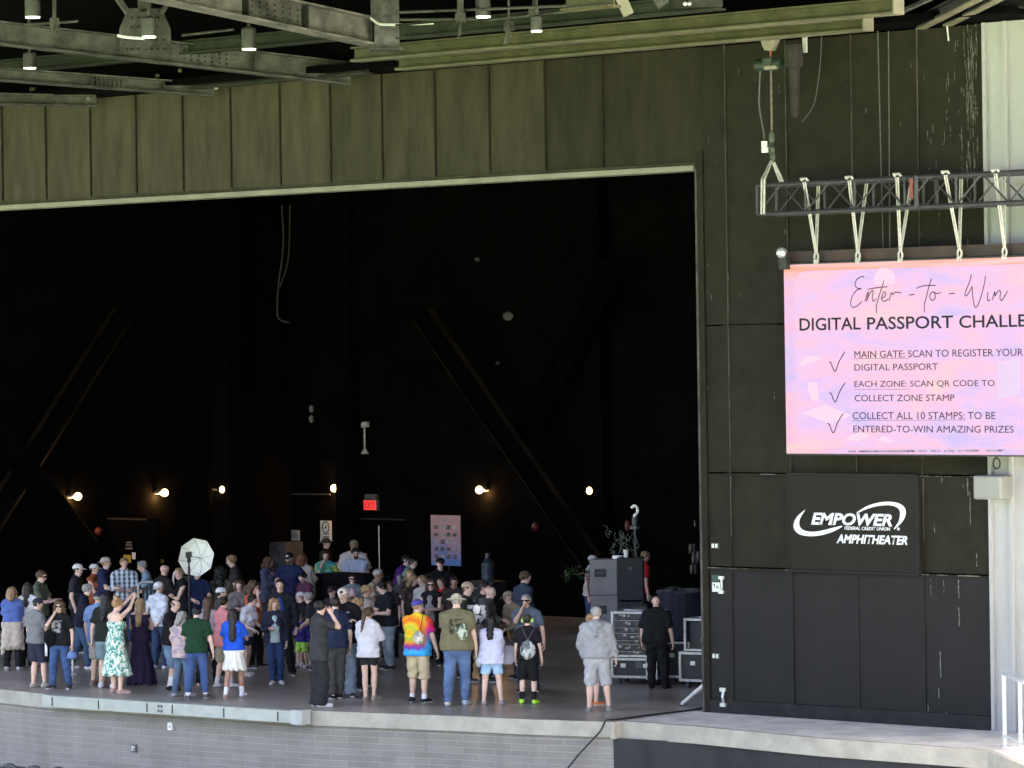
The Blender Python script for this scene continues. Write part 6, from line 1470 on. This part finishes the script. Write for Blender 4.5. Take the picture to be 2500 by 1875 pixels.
# --- second group
P_('person in black vest with arms crossed beside the umbrella stand', xb(415,240), 1.74, face=-70, g='f', w=1.1, hair=('short','sand'), top=('tank',BK), bot=('pants',BK), R='cross', L='cross')
P_('photographer in navy shirt standing under the white umbrella', xb(600,232), 1.74, face=20, hair=('short','brown'), top=('polo',(.02,.03,.085)), bot=('pants',(.02,.03,.07)), R='fwd', L='fwd')
P_('man in dark brown tee leaning left against the dark wall', xb(955,108), 1.82, face=-80, lean=10, hair=('short','sand'), top=('tee',(.035,.03,.03)), bot=('pants',BK), R='fwd', L='fwd', skin='red')
P_('person with large black hair in olive grey jacket', xb(850,240), 1.70, face=170, g='f', w=1.25, hair=('big','black'), top=('jacket',(.10,.095,.072)), bot=('pants',BK), R='phone', L='phone')
P_('woman with long brown hair and grey top looking ahead', xb(1040,368), 1.64, face=5, g='f', hair=('long','brown'), top=('long',(.17,.155,.15)), bot=('pants',BK), R='phone', L='phone')
P_('woman in bright orange shirt with curly piled up hair', xb(1190,385), 1.66, face=70, g='f', hair=('curly','brown',.3), top=('tee',(.62,.12,.045)), bot=('pants',BK), R='mouth', L='phone')
P_('woman bending forward in white tee and navy denim shorts', xb(1150,525), feet=xb(1150,1365), face=60, g='f', w=1.12, lean=16, hair=('bun','dark'), top=('tee',(.72,.71,.74)), bot=('short',(.02,.03,.075),'denim'), R='fwd', L='fwd', shoes=(.62,.58,.52))
P_('person in dark tee wearing a white, blue and red cap', xb(852,442), 1.66, face=100, hair=('short','dark'), hat=('cap',(.70,.70,.72)), brim=(.5,.03,.04), patch=(.04,.08,.4), top=('tee',(.05,.045,.055)), bot=('shorts',(.08,.08,.085)), R='phone')
P_('boy in pink polo and khaki shorts with white trainers', xb(908,535), feet=xb(870,1482), face=125, g='k', hair=('short','dark'), top=('polo',(.66,.24,.24)), hem=.78, bot=('shorts',(.33,.28,.20)), zend=.50, socks=(W,.3), shoes=W, R='phone', L='phone')
P_('girl in royal blue tee and white skirt with long dark hair', xb(958,664), feet=xb(1005,1588), face=172, g='f', hair=('long','dark',1.15), top=('tee',(.020,.095,.62)), bot=('skirt',(.82,.80,.74)), hem=.93, socks=(W,.34), shoes=W, legs='step', R='phone', L='phone', skin='tan')
P_('man in dark green tee and jeans with white trainers, head bowed', xb(616,650), feet=xb(585,1600), face=178, lean=5, hp=-25, hair=('short','black'), top=('tee',(.012,.045,.022)), bot=('jeans',(.055,.095,.24)), zend=.13, socks=(W,.25), shoes=(.10,.10,.11), R='down', L='phone')
P_('grey haired woman in pink patterned blouse and jeans', xb(462,694), feet=xb(440,1578), face=140, g='f', w=1.1, hair=('bob','grey'), top=('loose',(.56,.40,.38),'blotch',(.35,.28,.33)), bot=('jeans',(.10,.15,.22)), R='phone', L='down', skin='light', shoes=(.4,.42,.45))
P_('balding man in black polo and denim shorts with white socks', xb(382,568), feet=xb(345,1512), face=70, w=1.25, lean=6, hp=-15, hair=('ring','brown'), top=('polo',BK), bot=('shorts',(.15,.22,.32),'denim'), zend=.46, socks=(W,.5), shoes=BK, sole=(.03,.03,.03), R='phone', L='phone', skin='red')
P_('woman in pale lilac top and black trousers with wavy brown hair', xb(708,544), feet=xb(735,1462), face=165, g='f', hair=('long','brown',1.1), top=('tee',(.46,.38,.40)), bot=('pants',BK), shoes=(.60,.55,.54), legs='step', R='phone')
P_('smiling woman with blond curls, navy cardigan and jeans', xb(1432,564), feet=xb(1402,1452), face=5, g='f', hair=('curly','curlyb'), top=('cardigan',(.022,.024,.045)), hem=.86, inner=(.36,.45,.45), bot=('jeans',(.028,.055,.15)), legs='close', shoes=(.55,.55,.55), R='phone', L='down')
P_('dark haired man in blue polo and dark jacket facing the camera', xb(1460,358), 1.80, face=-5, hair=('short','dark'), top=('jacket',(.016,.017,.022)), inner=(.03,.06,.28), bot=('pants',BK))
P_('man in white cap and black tee looking left', xb(1652,488), feet=(748,1630), face=-75, lean=8, hair=('short','brown'), hat=('cap',(.55,.52,.50)), top=('tee',BK), bot=('shorts',BK), R='phone', L='phone', shoes=W)
P_('small child in grey cap, purple blue top and neon green shorts', xb(1700,718), feet=xb(1665,1292), face=-25, g='k', hair=('short','brown'), hat=('cap',(.16,.16,.15)), top=('long',(.045,.035,.22)), bot=('shorts',(.42,.70,.12)), zend=.55, R='phone', L='down', shoes=(.2,.2,.2))
P_('woman with brown hair and grey blue cardigan facing right', xb(1345,128), 1.66, face=60, g='f', hair=('bob','brown'), top=('cardigan',(.085,.095,.16)), inner=(.26,.23,.24), bot=('pants',BK), skin='tan', R='phone')
P_('man in navy polo and black cap holding a white can', xb(1553,82), 1.82, face=-10, w=1.2, hair=('short','dark'), hat=('cap',BK), patch=W, beard='brown', top=('polo',(.018,.026,.075)), bot=('pants',BK), R='phone', L='hip')
P_('auburn haired person in cream top seen from behind', xb(1690,92), 1.72, face=172, g='f', w=1.3, hair=('bob','auburn'), top=('loose',(.52,.47,.38)), bot=('pants',BK), R='phone')
P_('person in dark plum shirt bent over behind the white cap', xb(1690,300), 1.45, face=-40, lean=18, g='f', hair=('short','dark'), top=('tee',(.10,.035,.06)), bot=('pants',BK), skin='red', R='phone', L='phone')
# --- around the draped table
P_('man in brown hat and black tee facing right at the back wall', xc(495,56), 1.80, face=75, hair=('short','dark'), hat=('bucket',(.08,.062,.04)), top=('tee',(.018,.018,.016)), bot=('pants',BK), skin='red', R='phone')
P_('woman in green and blue tie dye tee with a hand on her face', xc(490,192), 1.68, face=10, g='f', w=1.25, hair=('short','dark'), top=('loose',(.2,.5,.2),'tiegreen'), bot=('pants',BK), R='mouth', L='phone')
P_('heavy man in cream tee and khaki cap seen from behind', xc(785,78), 1.84, face=170, w=1.35, hair=('short','sand'), hat=('cap',(.24,.22,.13)), top=('loose',(.58,.53,.49)), bot=('pants',(.1,.09,.08)), R='down')
P_('bearded man in pale blue tee leaning on the draped table', xc(798,158), 1.78, face=0, w=1.35, lean=8, hp=-18, hair=('short','black'), beard='brown', top=('tee',(.42,.50,.60)), bot=('pants',BK), R='cross', L='cross')
P_('child in grey and pink hooded top with goggles on the forehead', xc(766,438), 1.50, face=0, g='k', hair=('short','dark'), shades=1, top=('hoodie',(.20,.22,.24)), inner=(.62,.40,.46), bot=('pants',BK))
P_('tanned bald man in beige tee facing right', xc(1035,378), 1.78, face=55, hair=('crop','grey'), skin='brown', top=('tee',(.33,.28,.22)), bot=('pants',BK), R='phone')
P_('man in black tee and light jeans bowing his head to the left', xc(1090,512), feet=xc(1120,1428), face=-60, w=1.1, lean=10, hp=-15, hair=('short','black'), top=('tee',BK), bot=('jeans',(.28,.33,.38)), R='phone', L='phone', shoes=(.03,.03,.03))
P_('man in grey green jumper and camouflage cap holding a phone', xc(1278,442), feet=xc(1260,1150), face=0, hair=('short','brown'), hat=('cap',(.30,.29,.29),'blotch',(.12,.12,.12)), top=('long',(.058,.082,.078)), sleeve=1.6, bot=('jeans',DDEN), R='phone', L='phone', hp=-15)
P_('child with a reddish face peering out behind the man in black tee', xc(1150,505), 1.52, face=-40, g='k', hair=('short','brown'), top=('tee',(.03,.025,.025)), bot=('pants',BK), skin='red')
P_('person in purple jacket bending right beside the tall poster', xc(1330,240), 1.70, face=70, lean=20, hair=('short','dark'), top=('jacket',(.085,.025,.16)), bot=('pants',BK), R='fwd')
P_('person in turquoise top bending down next to the purple jacket', xc(1395,268), 1.68, face=80, lean=26, hair=('short','dark'), top=('loose',(.15,.36,.34)), bot=('pants',BK), R='fwd', L='fwd')
P_('blond woman in dark top half hidden behind the camouflage cap', xc(1362,388), 1.62, face=20, g='f', hair=('bob','curlyb'), top=('tee',(.05,.04,.035)), bot=('pants',BK))
P_('brown haired woman with lowered head behind the camouflage cap', xc(1402,446), 1.58, face=40, g='f', hair=('bob','sand'), top=('tee',(.06,.045,.04)), bot=('pants',BK), hp=-20)
P_('woman in black waistcoat and sunglasses with long brown hair', xc(1582,482), 1.66, face=-15, g='f', hair=('long','brown'), shades=1, top=('tank',BK), inner=(.3,.28,.26), bot=('pants',BK), R='phone', L='phone')
P_('grey haired person in off white tee among the seated crowd', xc(1492,446), 1.66, face=-40, hair=('short','sand'), top=('tee',(.46,.42,.38)), bot=('pants',BK), skin='red')
P_('child in bright red top among the crowd', xc(1690,470), 1.55, face=-60, g='k', hair=('short','brown'), top=('long',(.42,.02,.025)), bot=('pants',BK), skin='red')
P_('worker in black cap and black tee in front of the poster', xc(1680,262), 1.82, face=15, hair=('short','dark'), hat=('cap',BK), top=('tee',(.010,.010,.011)), bot=('pants',BK), L='fwd')
P_('red faced person in dark cap looking down left', xc(555,556), 1.62, face=-30, lean=10, hair=('short','dark'), hat=('cap',(.025,.016,.018)), top=('tee',(.03,.018,.022)), bot=('pants',BK), skin='red', R='phone')
P_('man in white cap with glasses on it and black lettered tee, light flared jeans', xc(637,574), feet=xc(700,1712), face=-5, w=1.1, hair=('short','sand'), hat=('cap',(.62,.52,.48)), patch=BK, top=('tee',BK,'frontprint',(.62,.62,.62)), bot=('bootcut',(.27,.34,.44)), R='cross', L='down', shoes=(.05,.05,.05))
P_('tall teenager in charcoal tee and wide black trousers with hand at mouth', xc(432,704), feet=(786,1726), face=110, hair=('short','black'), top=('tee',(.040,.041,.044)), hem=.76, bot=('wide',(.022,.023,.026)), R='mouth', L='pocket', legs='close', shoes=(.5,.5,.5))
P_('teenager in navy tee and dark grey trousers, back turned', xc(540,672), feet=(829,1706), face=-160, hy=-20, hair=('short','dark'), top=('tee',(.020,.027,.062)), bot=('pants',(.055,.055,.056)), L='mouth', legs='close', shoes=BK, sole=W)
P_('girl in oversized white tee and black shorts with long ponytail', xc(935,778), feet=(905,1709), face=165, g='f', w=.95, hy=-20, hair=('pony','brown'), top=('loose',(.72,.70,.78)), hem=.80, bot=('short',(.02,.02,.022)), R='phone', L='phone', legs='close', shoes=(.32,.27,.20))
P_('woman in lilac patterned shawl with blond curls', xc(830,690), 1.62, face=80, g='f', w=1.15, hair=('curly','curlyb',.6), top=('loose',(.42,.42,.62),'blotch',(.20,.20,.42),(.6,.55,.62)), hem=.72, bot=('pants',BK), R='phone', L='phone')
P_('blond grey haired man facing right behind the lilac shawl', xc(915,545), 1.70, face=75, hair=('short','sand'), skin='tan', top=('tee',(.09,.085,.08)), bot=('pants',BK))
P_('brown haired woman looking down left of the lilac shawl', xc(765,668), 1.58, face=30, g='f', hair=('short','brown'), top=('tee',(.05,.045,.05)), bot=('pants',BK), hp=-20)
P_('grey haired woman hidden behind the ponytail girl', xc(922,690), 1.56, face=100, g='f', hair=('bob','grey'), top=('tee',(.08,.08,.09)), bot=('pants',BK))
P_('grey haired man in charcoal tee stooping left', xc(402,620), feet=(758,1640), face=-110, lean=22, hair=('short','grey'), top=('tee',(.035,.035,.038)), bot=('pants',(.06,.065,.065)), R='fwd', L='fwd', legs='step')
# --- front row
td = P_('man in rainbow tie dye tee, khaki shorts and violet blue cap', xc(1455,694), feet=(1022,1716), face=158, hy=-40, w=1.16, hair=('short','sand'), hat=('cap',(.075,.065,.30)), top=('tee',(.5,.2,.1),'tiedye'), hem=.80, bot=('shorts',(.50,.42,.27)), zend=.43, socks=(W,.2), shoes=(.02,.02,.022), sole=(.6,.6,.58), skin='red', R='down', L='low')
bk = P_('man in olive tee, jeans and beige bucket hat seen from behind', xd(325,550), feet=(1122,1722), face=172, w=1.34, hair=('short','grey'), hat=('bucket',(.58,.52,.40)), top=('tee',(.165,.148,.085),'backprint',(.055,.05,.03)), bot=('jeans',(.105,.165,.31)), R='down', L='phone', shoes=(.42,.50,.55))
lg = P_('woman in pale lilac tee and light denim shorts with black hair', xd(645,748), feet=(1206,1720), face=172, g='f', w=1.22, hair=('long','black',.75), top=('tee',(.60,.60,.80)), sleeve=.95, hem=.80, bot=('short',(.38,.56,.80),'denim'), zend=.60, legs='wide', R='low', L='low', shoes=(.38,.33,.34))
kd = P_('boy in black tee and shorts with neon trainers, cap and green ear defenders', xd(1010,735), feet=(1284,1718), face=172, g='k', hair=('short','dark'), hat=('cap',(.055,.06,.03)), phones=(.50,.78,.22), top=('tee',(.014,.012,.016)), bot=('shorts',(.010,.010,.011)), zend=.47, socks=(BK,.42), shoes=(.46,.88,.06), sole=(.46,.85,.08))
P_('grey haired man with glasses and blue grey tee, hand at his mouth', xd(940,558), feet=(1300,1690), face=-8, hair=('short','grey'), shades=2, top=('tee',(.12,.14,.185),'frontprint',(.30,.12,.14)), bot=('jeans',(.06,.10,.18)), R='mouth', L='down', shoes=(.09,.05,.03), skin='light')
P_('man in navy tee stretching his arms back while looking right', xd(968,348), 1.84, face=120, hy=-20, w=1.1, hair=('short','brown'), top=('tee',(.040,.050,.078)), bot=('pants',BK), R='out', L='hip')
P_('bald man in grey hooded sweatshirt facing right', xd(652,490), 1.74, face=75, lean=10, hair=('bald','grey'), skin='red', top=('hoodie',(.085,.078,.070)), bot=('pants',(.04,.04,.045)), R='phone', L='phone')
P_('dark man standing behind the grey hooded sweatshirt', xd(600,443), 1.76, face=60, hair=('crop','dark'), skin='light', top=('long',(.06,.055,.05)), bot=('pants',BK))
P_('person in tan jacket and cap bending left', xd(810,528), 1.64, face=-60, lean=20, hair=('short','brown'), hat=('cap',(.26,.20,.15)), top=('jacket',(.24,.195,.13)), bot=('pants',(.09,.09,.10)), R='fwd', L='fwd', skin='red')
P_('man in tan cap and dark green shirt facing right', xd(448,445), 1.80, face=80, w=1.1, hair=('short','brown'), hat=('cap',(.50,.38,.27)), top=('tee',(.045,.050,.040)), sleeve=.95, bot=('pants',BK), R='down', L='phone')
P_('man in brown shirt behind the bucket hat', xd(328,395), 1.70, face=10, hair=('short','dark'), skin='tan', top=('tee',(.045,.038,.032)), bot=('pants',BK))
# --- right side
P_('man in grey hooded sweatshirt, grey shorts and grey cap, back turned', xe(305,784), feet=xe(318,1583), face=172, w=1.2, hair=('short','grey'), hat=('cap',(.30,.30,.28)), top=('hoodie',(.29,.295,.31)), hem=.88, legs='wide', bot=('shorts',(.37,.375,.385)), zend=.44, R='down', L='pocket', shoes=(.22,.21,.18), skin='red')
P_('blond child in front of the hooded man, mostly hidden', (1446,1498), feet=(1453,1722), face=120, g='k', hair=('short','curlyb'), top=('tee',(.30,.30,.32)), bot=('shorts',(.3,.3,.3)), R='fwd', shoes=(.55,.18,.06))
P_('bald stage hand in black with a headset by the equipment rack', xe(745,710), feet=xe(790,1412), face=165, hy=20, w=1.32, hair=('bald','brown'), headset=True, hp=-14, top=('tee',(.011,.011,.012)), sleeve=.85, bot=('pants',(.010,.010,.011)), L='down', R='down', shoes=BK, sole=BK, skin='red')
P_('person in red shirt standing behind the loudspeakers', (1576,1345), 1.78, face=110, hair=('crop','sand'), top=('polo',(.40,.018,.02)), bot=('pants',BK), skin='red', R='down')
P_('woman in white cap and white vest behind the loudspeaker stack', xe(272,394), 1.70, face=75, g='f', hair=('short','brown'), hat=('cap',(.68,.66,.60)), top=('tank',(.55,.53,.50)), bot=('jeans',DDEN), skin='light', R='down', L='low')

# ------------------------------------------------------------------ things people hold or carry
def capmb(): m = MB(); m.sphere((0,0,0),(.095,.085,.08),14,8); return m
def brimmb(): m = MB(); m.lathe([(.075,-.006),(.08,0),(.075,.006)], (0,.09,-.03), 14, Matrix.Diagonal((1,.9,1))); return m
T, J = wt; held('ball_hat','faded blue cap held at the hip of the curly haired woman','hat',wt,J['wr',-1]+A_(-.02,.05,-.20),[('crown',capmb(),clothm((.16,.24,.48))),('brim',brimmb(),clothm((.25,.33,.55)))])
m = MB(); m.sphere((0,0,0),(.11,.05,.16),12,8); held('shoulder_bag','small black bag hanging in front of the curly haired woman','bag',wt,A_(.14,.17,1.02),[('pouch',m,m_cloth)])
m = MB(); m.box((0,0,0),(.045,.02,.26)); held('white_cloth','white towel end tucked at the belt of the curly haired woman','towel',wt,A_(.24,.12,.80),[('fabric',m,m_white)])
m = MB(); m.box((0,0,0),(.075,.012,.15)); T, J = dr; held('mobile_phone','phone held up by the woman in the floral dress','phone',dr,(J['wr',1]+J['wr',-1])/2+A_(0,.08,.08),[('body',m,m_cable)])
T, J = td; held('ball_hat','white cap with a round badge clipped behind the tie dye man','hat',td,A_(.12,-.235,1.12),[('crown',(lambda q: (q.sphere((0,0,0),(.10,.07,.115),14,8), q)[1])(MB()),clothm((.66,.62,.54),'blotch',(.30,.30,.26))),('strap',(lambda q: (q.tube([(.02,.03,.12),(.04,.05,.25),(.05,.07,.38)],.008), q)[1])(MB()),m_cable)])
q = MB(); q.tube([(-.13,0,.08),(-.09,-.02,-.05),(0,-.03,-.1)],.012); q.sphere((0,0,-.04),(.085,.05,.14),12,8)
T, J = bk; held('sling_bag','patterned white and green sling bag on the back of the olive tee man','bag',bk,A_(.13,-.245,1.20),[('pouch',q,clothm((.50,.55,.42),'blotch',(.06,.10,.12),(.10,.16,.06)))])
m = MB(); m.sphere((0,0,0),(.07,.06,.11),10,7); held('water_bottle','clear plastic bottle in the hand of the olive tee man','bottle',bk,J['wr',1]+A_(.04,.05,-.18),[('bottle',m,mat('pale_plastic',(.4,.42,.45),.2,.3,9))])
m = MB(); m.box((0,0,0),(.30,.05,.34)); m2 = MB(); m2.sphere((0,-.01,.10),(.07,.045,.08),10,7); held('printed_bag','black bag with white and grey print hanging right of the bucket hat','bag',bk,A_(.27,.30,1.38),[('bag',m,clothm((.45,.45,.47),'blotch',(.02,.02,.022),(.05,.05,.055))),('emblem',m2,m_white)])
q = MB(); q.sphere((0,0,0),(.13,.06,.16),14,9); q.tube([(0,0,.13),(0,.01,.17)],[.05,.02],10)
s_ = MB(); s_.tube([(0,0,.16),(-.09,.07,.33),(-.12,.13,.42)],.008); s_.tube([(0,0,.16),(.09,.07,.33),(.12,.13,.42)],.008)
held('drawstring_bag','white and black drawstring bag on the back of the boy in black','bag',kd,A_(.03,-.175,1.06),[('sack',q,clothm((.55,.57,.55),'blotch',(.05,.06,.06),(.20,.22,.22))),('cords',s_,m_grey)])
T, J = lg; m = MB(); m.lathe([(.16,-.01),(.17,0),(.16,.012)],(0,0,0),16,Matrix.Rotation(R_(70),3,'X')); held('held_hat','pale folded hat held by the woman in denim shorts','hat',lg,J['wr',1]+A_(.12,.12,-.02),[('hat',m,clothm((.55,.52,.62)))])
m = MB(); m.sphere((0,0,0),(.06,.10,.13),10,7); s_ = MB(); s_.tube([(.0,-.02,.10),(.06,-.12,.35),(.1,-.1,.52)],.01); held('shoulder_bag','small tan handbag at the left hip of the woman in denim shorts','bag',lg,A_(-.30,.0,1.0),[('pouch',m,clothm((.16,.13,.08),'blotch',(.06,.05,.03))),('strap',s_,m_grey)])
print('people', len(PEOPLE))
